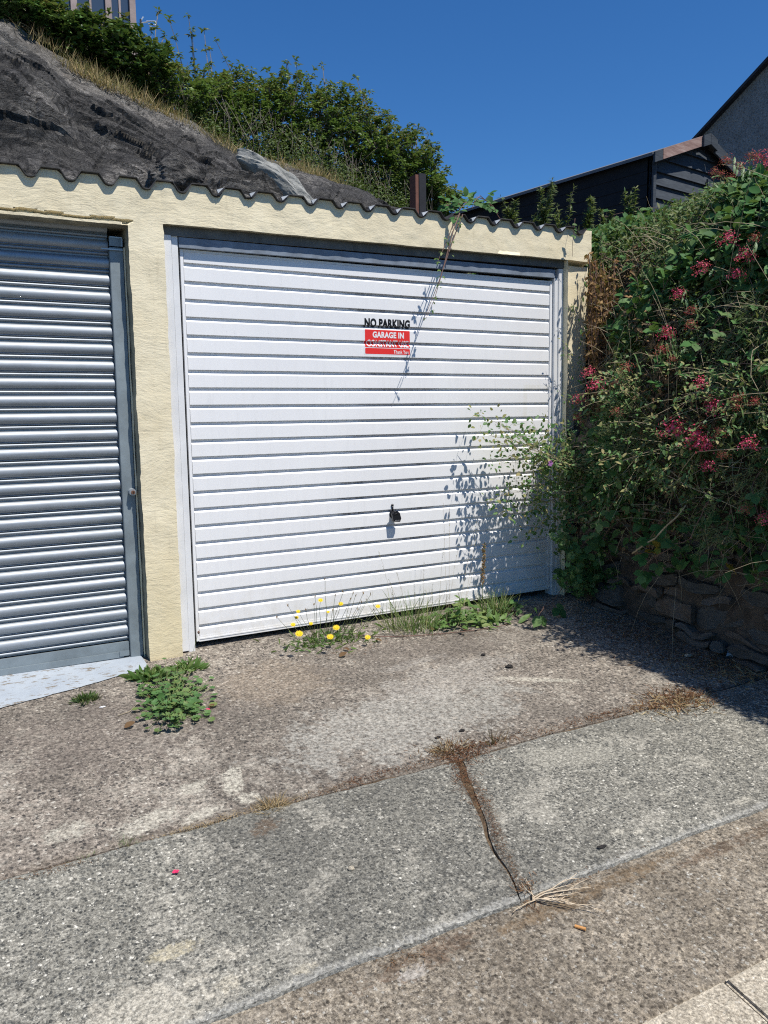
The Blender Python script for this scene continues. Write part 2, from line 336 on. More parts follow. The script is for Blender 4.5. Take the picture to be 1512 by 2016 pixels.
def m_pebble():
    n = NT('grey_pebbledash')
    c = n.ramp(n.noise(5, 8, .75), [(.3, (.27, .26, .24)), (.7, (.45, .43, .40))])
    c = n.mix(c, (.05, .05, .05), n.ramp(n.noise(30, 4, .8), [(.38, .6), (.5, 0)]))
    c = n.mix(c, (.38, .37, .34), n.ramp(n.noise(34, 4, .8), [(.58, 0), (.66, .7)]))
    return n.out(c, .95, 0, n.bump(n.noise(40, 3, .8), 1, .03), .15)
M['pebble'] = m_pebble()
M['slate'] = simple('dark_slate', (.03, .03, .036), .7, 0, .3, 3, .5)
M['pinkwall'] = simple('pinkish_frame_timber', (.33, .26, .24), .8, 0, .25, 3, .4)
M['glass'] = (lambda n: n.out((.05, .07, .10), .04, 0, None, .9))(NT('window_glass'))
M['alu'] = simple('bright_aluminium', (.75, .77, .78), .35, .6, .05, 5, 0)
M['post'] = simple('black_post', (.016, .018, .024), .8, 0, .3, 9, .3)
M['rustwood'] = simple('reddish_timber', (.16, .07, .05), .85, 0, .3, 12, .3)
M['bark'] = simple('shrub_bark', (.26, .22, .17), .9, 0, .35, 20, .5)
M['cane'] = simple('bramble_cane', (.17, .10, .075), .75, 0, .35, 20, .3)
M['stem'] = simple('green_stem', (.16, .20, .07), .7, 0, .3, 20, .2)
M['paleStem'] = simple('pale_stem', (.33, .27, .17), .8, 0, .3, 20, .3)
M['straw'] = leafmat('dry_straw', [(.42,.32,.17), (.30,.20,.10), (.50,.41,.25), (.36,.24,.12)], .8, .2, .1)
M['rust'] = leafmat('rust_brown_litter', [(.16,.07,.035), (.10,.05,.028), (.22,.10,.05), (.07,.04,.025)], .9, .1, .1)
M['deadleaf'] = leafmat('dead_leaf', [(.20,.10,.045), (.30,.16,.07), (.12,.07,.04), (.36,.22,.10)], .8, .2, .1)
M['dead_bank'] = leafmat('withered_leaves', [(0.210,0.128,0.068), (0.135,0.083,0.053), (0.300,0.180,0.090), (0.090,0.060,0.045)], .85, .15, .1)
M['shrub'] = leafmat('shrub_leaves', [(0.061,0.131,0.031), (0.096,0.182,0.038), (0.131,0.227,0.052), (0.174,0.227,0.061), (0.078,0.148,0.043)], .5, .22)
M['shrub_rust'] = leafmat('bronze_tipped_leaves', [(0.104,0.166,0.043), (0.174,0.182,0.061), (0.227,0.166,0.061), (0.086,0.148,0.035), (0.157,0.209,0.061)], .5, .22)
M['ivy'] = leafmat('glossy_ivy_leaves', [(0.042,0.105,0.028), (0.070,0.154,0.035), (0.105,0.203,0.049), (0.035,0.084,0.025)], .38, .12, .45)
M['under'] = leafmat('undergrowth_leaves', [(0.045,0.083,0.022), (0.075,0.128,0.030), (0.120,0.150,0.045), (0.038,0.075,0.021)], .6, .2)
M['bramble'] = leafmat('bramble_leaves', [(0.047,0.135,0.034), (0.074,0.182,0.047), (0.041,0.108,0.030), (0.108,0.203,0.061)], .6, .22, .2)
M['mallow'] = leafmat('mallow_leaves', [(0.068,0.162,0.047), (0.101,0.216,0.061), (0.047,0.121,0.038), (0.149,0.230,0.068)], .5, .25)
M['olive'] = leafmat('olive_bank_leaves', [(0.085,0.128,0.034), (0.145,0.178,0.051), (0.060,0.093,0.031), (0.204,0.212,0.076), (0.085,0.153,0.051)], .6, .22)
M['valleaf'] = leafmat('valerian_leaves', [(0.102,0.189,0.072), (0.145,0.232,0.087), (0.072,0.145,0.058), (0.189,0.217,0.087)], .5, .25)
M['weed'] = leafmat('weed_leaves', [(0.088,0.175,0.037), (0.125,0.225,0.056), (0.062,0.138,0.031), (0.188,0.250,0.075)], .55, .3)
M['grass'] = leafmat('green_grass_blades', [(0.115,0.207,0.052), (0.172,0.253,0.081), (0.081,0.149,0.040), (0.276,0.276,0.115)], .6, .3)
M['hay'] = leafmat('dry_hillside_grass', [(.42,.30,.14), (.50,.39,.20), (.32,.22,.10), (.25,.24,.09)], .8, .25)
M['lemonleaf'] = leafmat('yellowing_leaves', [(.25,.24,.03), (.40,.27,.03), (.30,.17,.03)], .6, .3)
M['crimson'] = leafmat('crimson_florets', [(.58,.03,.10), (.70,.06,.17), (.45,.02,.07), (.76,.13,.26)], .6, .25)
M['fadedred'] = leafmat('faded_red_florets', [(0.390,0.039,0.052), (0.286,0.052,0.046), (0.494,0.078,0.091), (0.234,0.130,0.065)], .7, .2)
M['mauve'] = leafmat('mauve_petals', [(.35,.12,.38), (.42,.18,.45), (.28,.09,.3)], .6, .3)
M['yellow'] = leafmat('yellow_petals', [(.85,.62,.01), (.80,.50,.01), (.9,.70,.02)], .6, .2)
M['brownseed'] = leafmat('brown_seeds', [(.26,.15,.05), (.36,.22,.08), (.18,.09,.04)], .8, .15)
M['seedpod'] = leafmat('olive_seed_sprays', [(0.247,0.247,0.091), (0.338,0.286,0.130), (0.182,0.195,0.065)], .8, .2)
M['pebble_dark'] = simple('dark_lump', (.025, .022, .02), .9, 0, .4, 60, .8)
M['bluebag'] = (lambda n: n.out(n.ramp(n.noise(25, 4), [(.35, (.18, .30, .46)), (.6, (.55, .62, .68))]), .3, 0, n.bump(n.noise(40, 4), .8, .01), .6))(NT('blue_white_plastic'))
M['tan'] = simple('cigarette_tan', (.55, .27, .09), .8, 0, .2, 60, .2)
M['pink'] = simple('pink_petal', (.60, .03, .11), .6, 0, .15, 60, .1)

# ------------------------------------------------------------------ object helpers
def tag(o, label=None, cat=None, group=None, kind=None):
    if label: o['label'] = label
    if cat: o['category'] = cat
    if group: o['group'] = group
    if kind: o['kind'] = kind
    return o
def empty(name, loc, label, cat, group=None):
    o = bpy.data.objects.new(name, None); COL.objects.link(o); o.location = loc; o.empty_display_size = .1
    return tag(o, label, cat, group)
def link(name, me, mats, parent=None, smooth=False):
    for m in (mats if isinstance(mats, (list, tuple)) else [mats]): me.materials.append(M[m] if isinstance(m, str) else m)
    o = bpy.data.objects.new(name, me); COL.objects.link(o)
    if smooth: me.polygons.foreach_set('use_smooth', [True]*len(me.polygons))
    if parent:
        o.parent = parent; w = Vector((0,0,0)); p = parent
        while p: w += p.location; p = p.parent
        if not me.get('local'): me.transform(Matrix.Translation(-w))   # geometry is built in world space
    return o
class MB:
    def __init__(s): s.v = []; s.f = []; s.mi = []
    def quad(s, a, b, c, d, m=0):
        i = len(s.v); s.v += [tuple(a), tuple(b), tuple(c), tuple(d)]; s.f.append((i, i+1, i+2, i+3)); s.mi.append(m)
    def tri(s, a, b, c, m=0):
        i = len(s.v); s.v += [tuple(a), tuple(b), tuple(c)]; s.f.append((i, i+1, i+2)); s.mi.append(m)
    def box(s, x0, x1, y0, y1, z0, z1, m=0):
        i = len(s.v)
        s.v += [(x0,y0,z0),(x1,y0,z0),(x1,y1,z0),(x0,y1,z0),(x0,y0,z1),(x1,y0,z1),(x1,y1,z1),(x0,y1,z1)]
        for q in ((0,3,2,1),(4,5,6,7),(0,1,5,4),(1,2,6,5),(2,3,7,6),(3,0,4,7)): s.f.append(tuple(i+k for k in q)); s.mi.append(m)
    def obox(s, o, ax, ay, az, m=0):
        """box from corner o with edge vectors"""
        o, ax, ay, az = map(Vector, (o, ax, ay, az)); i = len(s.v)
        for d in (0, 1):
            for p in (o, o+ax, o+ax+ay, o+ay): s.v.append(tuple(p+az*d))
        for q in ((0,3,2,1),(4,5,6,7),(0,1,5,4),(1,2,6,5),(2,3,7,6),(3,0,4,7)): s.f.append(tuple(i+k for k in q)); s.mi.append(m)
    def tube(s, pts, r0, r1=None, n=5, m=0, cap=True):
        r1 = r0 if r1 is None else r1; pts = [Vector(p) for p in pts]; k = len(pts); i0 = len(s.v)
        for j, p in enumerate(pts):
            t = (pts[min(j+1, k-1)] - pts[max(j-1, 0)]); t = t.normalized() if t.length > 1e-9 else Vector((0,0,1))
            a = t.cross(Vector((.31,.17,.93))); a = a.normalized() if a.length > 1e-4 else Vector((1,0,0)); b = t.cross(a)
            r = r0 + (r1-r0)*j/(k-1)
            for q in range(n):
                th = 2*math.pi*q/n; s.v.append(tuple(p + a*(r*math.cos(th)) + b*(r*math.sin(th))))
        for j in range(k-1):
            for q in range(n):
                s.f.append((i0+j*n+q, i0+j*n+(q+1) % n, i0+(j+1)*n+(q+1) % n, i0+(j+1)*n+q)); s.mi.append(m)
        if cap:
            s.f.append(tuple(i0+q for q in range(n))[::-1]); s.mi.append(m)
            s.f.append(tuple(i0+(k-1)*n+q for q in range(n))); s.mi.append(m)
    def ball(s, c, r, seg=10, m=0, sq=(1,1,1), jit=0):
        i0 = len(s.v); rings = seg//2
        for a in range(rings+1):
            th = math.pi*a/rings
            for b in range(seg):
                ph = 2*math.pi*b/seg; d = Vector((math.sin(th)*math.cos(ph), math.sin(th)*math.sin(ph), math.cos(th)))
                k = 1 + (jit*noise.noise(d*1.7 + Vector(c)*9) if jit else 0)
                s.v.append((c[0]+d.x*r*sq[0]*k, c[1]+d.y*r*sq[1]*k, c[2]+d.z*r*sq[2]*k))
        for a in range(rings):
            for b in range(seg):
                s.f.append((i0+a*seg+b, i0+(a+1)*seg+b, i0+(a+1)*seg+(b+1) % seg, i0+a*seg+(b+1) % seg)); s.mi.append(m)
    def mesh(s, name):
        me = bpy.data.meshes.new(name); me.from_pydata(s.v, [], s.f); me.polygons.foreach_set('material_index', s.mi); me.update(); return me
    def build(s, name, mats, parent=None, smooth=False, bevel=0):
        me = s.mesh(name)
        bm = bmesh.new(); bm.from_mesh(me); bmesh.ops.remove_doubles(bm, verts=bm.verts, dist=1e-5)
        if bevel: bmesh.ops.bevel(bm, geom=bm.edges, offset=bevel, segments=2, affect='EDGES', clamp_overlap=True)
        bmesh.ops.recalc_face_normals(bm, faces=bm.faces); bm.to_mesh(me); bm.free()
        return link(name, me, mats, parent, smooth)

# leaf templates: verts (along, side, up) and triangles
def tmpl_diamond(w=.5, fold=.12): return (np.array([(0,0,0),(.45,w/2,fold),(1,0,-.08),(.45,-w/2,fold)]), [(0,2,1),(0,3,2)])
def tmpl_oval(w=.5, fold=.1, droop=.2, serr=0):
    ts = [0,.15,.4,.65,.85,1]; ws = [0,.34,.5,.42,.22,0]; V = []; 
    for i, t in enumerate(ts): V.append((t, 0, -droop*t*t))
    for sg in (1,-1):
        for i in range(1,5):
            V.append((ts[i]+.0, sg*ws[i]*w*(1+(serr if i % 2 else -serr)), fold*ws[i]-droop*ts[i]**2))
    F = []
    for k, sg in ((6,1),(10,-1)):
        tr = [(0,1,k)] + sum([[(i,i+1,k+i),(i,k+i,k+i-1)] for i in range(1,4)], []) + [(4,5,k+3)]
        F += tr if sg > 0 else [t[::-1] for t in tr]
    return (np.array(V), F)
def tmpl_lobed(n=15, lobes=5, amp=.16, cup=.15, notch=.35):
    V = [(.35,0,-cup*.5)]; rim = []
    for i in range(n):
        th = -math.pi+notch + (2*math.pi-2*notch)*i/(n-1); r = .5*(1+amp*math.cos(lobes*th)*.9)+.03*((i % 2)*2-1)
        V.append((.35+r*math.cos(th)*1.1, r*math.sin(th), cup*(r*1.6)**2*.5*(1 if i % 2 else .6)))
    F = [(0,i,i+1) for i in range(1,n)]
    return (np.array(V), F)
def tmpl_blade(w=.04, bend=.35):
    V = []; ts = [0,.35,.7,1]
    for t in ts: 
        ww = w*(1-t**1.5)+.004
        V += [(t, ww/2, -bend*t*t), (t, -ww/2, -bend*t*t)]
    F = []
    for i in range(3): a = 2*i; F += [(a,a+1,a+3),(a,a+3,a+2)]
    return (np.array(V), F)
DIA = tmpl_diamond(); LANCE = tmpl_diamond(.22, .04); OVAL = tmpl_oval(); SERR = tmpl_oval(.78, .14, .18, .13); LANC2 = tmpl_oval(.26, .05, .3); LOBE = tmpl_lobed(); LOBE7 = tmpl_lobed(21, 7, .14, .25, .25); BLADE = tmpl_blade(); ROUND = tmpl_oval(.85, .12, .1)
class Leaves:
    def __init__(s): s.P = []; s.D = []; s.N = []; s.S = []; s.T = []; s.M = []
    def add(s, p, d, n, size, t=0, m=0):
        s.P.append(tuple(p)); s.D.append(tuple(d)); s.N.append(tuple(n)); s.S.append(size); s.T.append(t); s.M.append(m)
    def addm(s, P, D, N, S, t=0, m=0):
        s.P += [tuple(x) for x in P]; s.D += [tuple(x) for x in D]; s.N += [tuple(x) for x in N]; s.S += list(S); k = len(P)
        s.T += [t]*k; s.M += [m]*k
    def build(s, name, tmpls, mats, parent=None, extra=None):
        P, D, N, S = map(lambda a: np.array(a, float), (s.P, s.D, s.N, s.S)); T = np.array(s.T); Mi = np.array(s.M)
        D /= np.linalg.norm(D, axis=1, keepdims=True)+1e-9
        Sd = np.cross(N, D); Sd /= np.linalg.norm(Sd, axis=1, keepdims=True)+1e-9; U = np.cross(D, Sd)
        Vs, Fs, Ms = [], [], []; off = 0
        for ti, (tv, tf) in enumerate(tmpls):
            sel = np.where(T == ti)[0]
            if not len(sel): continue
            tf = np.array(tf); k = len(tv)
            L = tv[None]*S[sel][:, None, None]
            W = P[sel][:, None] + L[..., 0:1]*D[sel][:, None] + L[..., 1:2]*Sd[sel][:, None] + L[..., 2:3]*U[sel][:, None]
            Vs.append(W.reshape(-1, 3)); Fs.append((tf[None] + (np.arange(len(sel))*k)[:, None, None] + off).reshape(-1, 3))
            Ms.append(np.repeat(Mi[sel], len(tf))); off += len(sel)*k
        V = np.concatenate(Vs); F = np.concatenate(Fs); MI = np.concatenate(Ms); allm = list(mats)
        ev, ef, em = [], [], []
        me = bpy.data.meshes.new(name)
        nv, nf = len(V), len(F)
        ex_l = []
        if extra is not None and extra.v:
            V = np.concatenate([V, np.array(extra.v, float)])
            ex_l = extra.f
        lt = np.full(nf, 3); loops = F.reshape(-1)
        if ex_l:
            lt = np.concatenate([lt, np.array([len(f) for f in ex_l])])
            loops = np.concatenate([loops, np.array([i for f in ex_l for i in f]) + nv])
            MI = np.concatenate([MI, np.array(extra.mi) + len(allm)-1])
        me.vertices.add(len(V)); me.vertices.foreach_set('co', V.reshape(-1))
        me.loops.add(len(loops)); me.loops.foreach_set('vertex_index', loops.astype(np.int32))
        me.polygons.add(len(lt)); st = np.concatenate([[0], np.cumsum(lt)[:-1]])
        me.polygons.foreach_set('loop_start', st.astype(np.int32)); me.polygons.foreach_set('loop_total', lt.astype(np.int32))
        me.polygons.foreach_set('material_index', MI.astype(np.int32)); me.update(calc_edges=True); me.validate()
        return link(name, me, mats, parent)
def rv(s=1): return Vector((rnd.gauss(0,1), rnd.gauss(0,1), rnd.gauss(0,1))).normalized()*s
def curve(a, b, sag=.1, n=5, wob=.02):
    a, b = Vector(a), Vector(b); out = []
    for i in range(n+1):
        t = i/n; p = a.lerp(b, t) + Vector((0,0,sag*4*t*(1-t)*(b-a).length))
        if 0 < i < n: p += rv(wob)
        out.append(p)
    return out

# ------------------------------------------------------------------ THE SETTING: ground, pavement, kerb, road
def grid_sheet(name, x0, x1, y0, y1, nx, ny, zf, mat, kind='structure'):
    mb = MB(); vs = []; fs = []
    for j in range(ny+1):
        for i in range(nx+1):
            x = x0+(x1-x0)*i/nx; y = y0+(y1-y0)*j/ny; vs.append((x, y, zf(x, y)))
    for j in range(ny):
        for i in range(nx):
            a = j*(nx+1)+i; fs.append((a, a+1, a+nx+2, a+nx+1))
    me = bpy.data.meshes.new(name); me.from_pydata(vs, [], fs); me.update(); o = link(name, me, mat, None, True)
    return tag(o, kind=kind) if kind else o
def basez(x, y): return (-.165+.1*max(y, -2.9) if y < 0 else -.165) - (.2 if y < -3 else 0)
mbg = MB(); ys = [-150, -20, -3.4, -3.0, -2.9, -1.5, 0, 3, 20, 150]
for a, b in zip(ys, ys[1:]): mbg.quad((-150, a, basez(0, a)), (150, a, basez(0, a)), (150, b, basez(0, b)), (-150, b, basez(0, b)))
tag(mbg.build('ground', 'ground'), kind='structure')
def jit(v, s, k, a): return noise.noise(Vector((v*s, k*7.3, 1.7)))*a
def surf(x, y): return G(x, y) + noise.noise(Vector((x*1.3, y*1.3, 0)))*.006 + noise.noise(Vector((x*9, y*9, 3)))*.0016
def crackx(y, side):   # the meandering gap between the two big slabs
    t = max(0, min(1, (y+1.52)/(-.755))); cx = .525 - .265*t + jit(y, 7, 2, .035) + .03*math.sin(t*6.0+.8)*(1-t)
    w = .016*(1-t)**1.1*(1+.5*noise.noise(Vector((y*8, 5, 0)))) + .0025
    return cx + side*w
def slab(name, fx0, fx1, fy0, fy1, nx, ny, mat, lift=0., thick=.05):
    """sheet with wobbling edges and real sides; fx*(y) and fy*(x) give its outline"""
    vs = []; fs = []
    for j in range(ny+1):
        for i in range(nx+1):
            u, v = i/nx, j/ny; ym = -1.9 if lift else -.8
            xa, xb = fx0(None), fx1(None)
            x = xa+(xb-xa)*u; y = fy0(x)+(fy1(x)-fy0(x))*v
            x0_, x1_ = fx0(y), fx1(y); x = x0_+(x1_-x0_)*u
            e = min(u*nx, (1-u)*nx, v*ny, (1-v)*ny); z = surf(x, y)+lift - (.004 if e < .5 else 0)
            vs.append((x, y, z))
    for j in range(ny):
        for i in range(nx):
            a = j*(nx+1)+i; fs.append((a, a+1, a+nx+2, a+nx+1))
    ring = [i for i in range(nx+1)] + [j*(nx+1)+nx for j in range(1, ny+1)] + [ny*(nx+1)+i for i in range(nx-1, -1, -1)] + [j*(nx+1) for j in range(ny-1, 0, -1)]
    b = len(vs)
    for r_ in ring: x, y, z = vs[r_]; vs.append((x, y, z-thick))
    k = len(ring)
    for q in range(k): fs.append((ring[q], b+q, b+(q+1) % k, ring[(q+1) % k]))
    me = bpy.data.meshes.new(name); me.from_pydata(vs, [], fs); me.update()
    bm = bmesh.new(); bm.from_mesh(me); bmesh.ops.recalc_face_normals(bm, faces=bm.faces); bm.to_mesh(me); bm.free()
    return tag(link(name, me, mat), kind='structure')
jN = lambda x: -1.512 + jit(x, 5, 1, .009) + jit(x, 25, 1, .006)
jS = lambda x: -1.527 + jit(x, 5, 3, .010) + jit(x, 25, 4, .005)
eS = lambda x: -2.276 + jit(x, 4, 6, .010) + jit(x, 30, 6, .006)
slab('driveway', lambda y: -3.2, lambda y: 2.62, jN, lambda x: .6, 240, 90, 'drive')
cL = lambda y: crackx(-1.9 if y is None else y, -1); cR = lambda y: crackx(-1.9 if y is None else y, 1)
slab('pavement_slab', lambda y: -3.2, cL, eS, jS, 140, 60, 'slab', .004)
slab('pavement_slab', cR, lambda y: 4.2, eS, jS, 140, 60, 'slab', .003)
slab('pavement_strip', lambda y: -3.2, lambda y: 4.2, lambda x: -2.747, lambda x: -2.262, 200, 30, 'strip', -.012)
grid_sheet('joint_soil', -3.2, 2.62, -2.30, -1.47, 160, 60, lambda x, y: G(x, y)-.030+noise.noise(Vector((x*14, y*14, 0)))*.008+(.020 if y > -1.6 else .022 if y > -2.24 else 0), 'soil')
kb = MB()
for k in range(-4, 5):
    xa = .522 + .914*k
    mbx = .0015
    kb.obox((xa+mbx, -2.755, G(0,-2.755)-.15), (.911, 0, 0), (-.012, -.145, -.0145), (0, 0, .153))
tag(kb.build('kerb', 'kerb', bevel=.008), kind='structure')
grid_sheet('road', -60, 60, -12, -2.89, 60, 12, lambda x, y: -.49-.02*(-2.9-y), 'asphalt')
th = MB(); xs_ = [-3.2+i*.05 for i in range(59)]
def thy(x): return -.145 - .27*max(0, -.30-x) + jit(x, 9, 8, .012) + jit(x, 30, 8, .006)
for i in range(len(xs_)-1):
    a, b = xs_[i], xs_[i+1]
    ya, yb = thy(a), thy(b)
    for j in range(6):
        f = lambda y0, t: y0 + (.12-y0)*t
        P = [(a, f(ya, j/6)), (b, f(yb, j/6)), (b, f(yb, (j+1)/6)), (a, f(ya, (j+1)/6))]
        th.quad(*[(x, y, surf(x, y)+.0045) for x, y in P])
tag(th.build('threshold', 'thresh', smooth=False), kind='structure')

# ------------------------------------------------------------------ GARAGE
gar = empty('garage_building', (1.15, 0, -.1), 'low cream rendered garage block with corrugated roof, white slatted door and steel roller shutter', 'garage')
def roofcrest(x): return 2.163 + .012*x
XL, XR = -2.6, 2.585
def lint_bot(x): return 1.945 + .004*(x+.8) if x < -.2 else 1.972 + .011*x
def cells(a, b, st):
    k = max(1, round((b-a)/st)); return [a+(b-a)*i/k for i in range(k)]
_pr = [(-.5, 1), (-.27, 1), (-.12, .12), (-.05, 0), (.05, 0), (.12, .12), (.27, 1), (.5, 1)]
def sheetz(x):
    u = (x+.686)/.1665; u = u-math.floor(u+.5); return roofcrest(x) - (.044 if x < .3 else .036)*(1-lerp_tab(u, _pr))
def lerp_tab(t, tab):
    if t <= tab[0][0]: return tab[0][1]
    for (a, va), (b, vb) in zip(tab, tab[1:]):
        if t <= b: return va+(vb-va)*(t-a)/(b-a)
    return tab[-1][1]
def wallmesh():
    xs = cells(XL, -.277, .0139)+cells(-.277, -.113, .0137)+cells(-.113, 2.39, .0139)+cells(2.39, XR, .0139)+[XR]
    zs = cells(-.2, 1.93, .025)+cells(1.93, 2.0, .007)+cells(2.0, 2.195, .015)+[2.195]
    def solid(x, z):
        if -.277 < x < -.113 or x > 2.39: return z < 2.2
        return z > (1.945 if x < -.2 else 1.972+.011*x)
    nx, nz = len(xs), len(zs)
    def yf(x, z):
        y = -.06
        if x > 2.39: y = -.062 if z > 1.99 else -.03 - .012*noise.noise(Vector((x*4, z*3, 0)))
        elif x > -.113: y = -.066
        if x < -.26 and abs(z-1.966-.006*noise.noise(Vector((x*9,0,0)))) < .006: y += .03
        if x > 2.39 and 1.975 < z < 1.995: y += .05
        return y + .006*noise.noise(Vector((x*5, z*5, 0))) + .0022*noise.noise(Vector((x*19, z*26, 4)))
    def pos(x, z, y):
        dx = .005*noise.noise(Vector((0, z*6, x*2))) + .0035*noise.noise(Vector((3, z*38, x*5)))
        dz = .005*noise.noise(Vector((x*5, 8, z))) + .003*noise.noise(Vector((x*31, 2, z)))
        zc = sheetz(x+dx)-.003
        if abs(z-lint_bot(x)) < .006 and not (-.275 < x < -.115 or x > 2.392): return (x+dx, y, lint_bot(x)+dz*.4)
        return (x+dx, y, min(z+dz, zc) if z > 2.07 else z+dz)
    mb = MB()
    D = .16
    for i in range(nx-1):
        for k in range(nz-1):
            cx, cz = (xs[i]+xs[i+1])/2, (zs[k]+zs[k+1])/2
            if not solid(cx, cz): continue
            P = [(xs[a], zs[b]) for a, b in ((i,k),(i+1,k),(i+1,k+1),(i,k+1))]
            mb.quad(*[pos(x, z, yf(x, z)) for x, z in P])
            for (a, b, ox, oz) in ((0,1,0,-1),(1,2,1,0),(2,3,0,1),(3,0,-1,0)):
                qx, qz = cx+ox*(xs[i+1]-xs[i]), cz+oz*(zs[k+1]-zs[k])
                if XL < qx < XR and -.2 < qz < 2.195 and solid(qx, qz): continue
                (xa, za), (xb, zb) = P[a], P[b]
                mi = 1 if (ox == 1 and cx < 0 and False) or (ox == -1 and cx < -.1 and cz < 1.95) or oz == -1 else 0  # faces turned away from the sun take the shade-darkened render
                for s in range(4):
                    f0, f1 = s/4, (s+1)/4
                    ya0, ya1 = yf(xa,za)+(D-yf(xa,za))*f0, yf(xa,za)+(D-yf(xa,za))*f1; yb0, yb1 = yf(xb,zb)+(D-yf(xb,zb))*f0, yf(xb,zb)+(D-yf(xb,zb))*f1
                    mb.quad(pos(xa,za,ya0), pos(xb,zb,yb0), pos(xb,zb,yb1), pos(xa,za,ya1), mi)
    # side walls and back of the block
    mb.box(2.45, 2.572, .162, 5.2, -.3, 2.08); mb.box(XL, XL+.12, .162, 5.2, -.3, 2.08); mb.box(XL+.12, 2.45, 5.08, 5.2, -.3, 2.06)
    mb.box(-.25, -.14, .162, 5.07, -.3, 2.05)
    return mb
w = wallmesh().build('wall', ['render', 'shaded_render'], gar)
# soft edges: smooth shading with sharp edges kept by angle
w.data.polygons.foreach_set('use_smooth', [True]*len(w.data.polygons))
try: w.data.set_sharp_from_angle(angle=R(38))
except Exception: pass
fl = MB(); fl.quad((XL, .12, -.09), (2.45, .12, -.09), (2.45, 5.1, -.09), (XL, 5.1, -.09)); fl.build('floor', 'earth', gar)

# corrugated roof
PT = .1665; T0 = -.686
prof = [(-.5, 1), (-.27, 1), (-.12, .12), (-.05, 0), (.05, 0), (.12, .12), (.27, 1), (.5, 1)]
rp = []
for k in range(-12, 20):
    for u, h in prof[:-1]:
        x = T0 + (k+u)*PT
        if x > 2.575: break
        rp.append((x, roofcrest(x) - (.044 if x < .3 else .036)*(1-h)))
rb = MB(); yy = [-.085, .3, 1.2, 2.5, 5.2]
def rz(x, z, y): return z - .035*(y+.1) + .0025*noise.noise(Vector((x*3, y, 0)))
def ryf(x): return (-.0875 if x > .2 else -.083) + .004*noise.noise(Vector((x*6, 0, 9)))
for (xa, za), (xb, zb) in zip(rp, rp[1:]):
    for j in range(len(yy)-1):
        ya, yb = yy[j], yy[j+1]
        A = lambda x, z, y, t: (x, ryf(x) if y == yy[0] else y, rz(x, z, y)+t)
        rb.quad(A(xa,za,ya,.005), A(xb,zb,ya,.005), A(xb,zb,yb,.005), A(xa,za,yb,.005))
        rb.quad(A(xa,za,yb,0), A(xb,zb,yb,0), A(xb,zb,ya,0), A(xa,za,ya,0))
    rb.quad(A(xa,za,yy[0],0), A(xb,zb,yy[0],0), A(xb,zb,yy[0],.005), A(xa,za,yy[0],.005))
roof = rb.build('corrugated_roof', 'roof', gar)
for k in range(5, 19):
    if k in (13,): continue
    x = T0 + k*PT; zc = roofcrest(x); tb = MB(); y = -.092; rr = rnd.uniform(.75, 1.1)
    a = Vector((x+.004, y, zc-.033)); b = Vector((x+.034*rr, y-.004, zc-.006)); c = Vector((x-.002, y+.004, zc-.016))
    d = Vector((0, .012, .002))
    tb.tri(a, b, c); tb.tri(a+d, c+d, b+d)
    for p, q in ((a,b),(b,c),(c,a)): tb.quad(p, p+d, q+d, q)
    tb.build('sheet_tab', 'tab_grey', roof)  # added pale tab standing in for the roof sheet's folded, sunlit corner

# the white up-and-over door: pressed horizontal slats; z of groove k = (21-k)*P
PP = .086; DX0, DX1 = -.006, 2.300; DTOP, DBOT = 1.862, -.083
GR = [(21-k)*PP for k in range(22)]
DPROF = []     # (z, y, mat) from top to bottom
DPROF.append((DTOP, 0))
for z in GR:
    DPROF += [(z+.0065, 0.0), (z+.0050, .0015), (z+.0047, .0125), (z-.0075, .0128), (z-.0178, .0008), (z-.0192, 0.0)]
DPROF.append((DBOT+.028, 0)); 
def door_y(z):
    for (z0, y0), (z1, y1) in zip(DPROF, DPROF[1:]):
        if z1 <= z <= z0: return y0 + (y1-y0)*((z0-z)/max(1e-9, z0-z1))
    return 0
db = MB(); nxd = 40
for i in range(nxd):
    xa, xb = DX0+(DX1-DX0)*i/nxd, DX0+(DX1-DX0)*(i+1)/nxd
    for j, ((z0, y0), (z1, y1)) in enumerate(zip(DPROF, DPROF[1:])):
        w_ = lambda x, z, y: (x, y + .0025*noise.noise(Vector((x*1.2, z*.8, 0))), z + .0006*noise.noise(Vector((x*4, z, 5))))
        db.quad(w_(xa,z1,y1), w_(xb,z1,y1), w_(xb,z0,y0), w_(xa,z0,y0), 1 if (y0 > .0012 and y1 > .0012) else 0)
db.box(DX0+.0, DX1, .012, .03, DBOT+.028, DTOP, 0)
db.box(DX0-.004, DX1+.004, -.002, .026, DBOT, DBOT+.0275, 0)       # bottom rail
db.box(DX0-.001, DX1+.001, -.0045, -.0022, DBOT+.012, DBOT+.018, 0)
db.box(DX0-.0175, DX0-.0030, -.0045, .022, DBOT+.004, DTOP+.012, 0)   # left and right edge stiles
db.box(DX1+.0015, DX1+.017, -.0045, .022, DBOT+.004, DTOP+.012, 0)
db.box(DX0-.0014, DX1+.0014, -.001, .02, DTOP+.0005, DTOP+.012, 0)
door = db.build('garage_door', ['white', 'groove'], gar)
tag(door, 'white pressed steel up and over door with narrow horizontal slats')
fr = MB()
for (xa, xb, yf_, zt) in ((-.111, -.071, -.031, 1.93), (-.0705, -.0375, -.022, 1.93), (2.322, 2.352, -.020, 1.89), (2.3523, 2.389, -.026, 1.95)):
    fr = MB(); fr.box(xa, xb, yf_, .05, -.135 if xa > 0 else -.115-.010*(xb > -.05), zt); fr.build('door_frame', 'frame', gar, bevel=.0025)
fr = MB(); fr.box(-.0372, -.0245, .012, .05, -.12, 1.86); fr.build('gap_shadow', 'black', gar)  # black strip painting in the interior darkness seen through the door gap
hb = MB(); hb2 = MB()
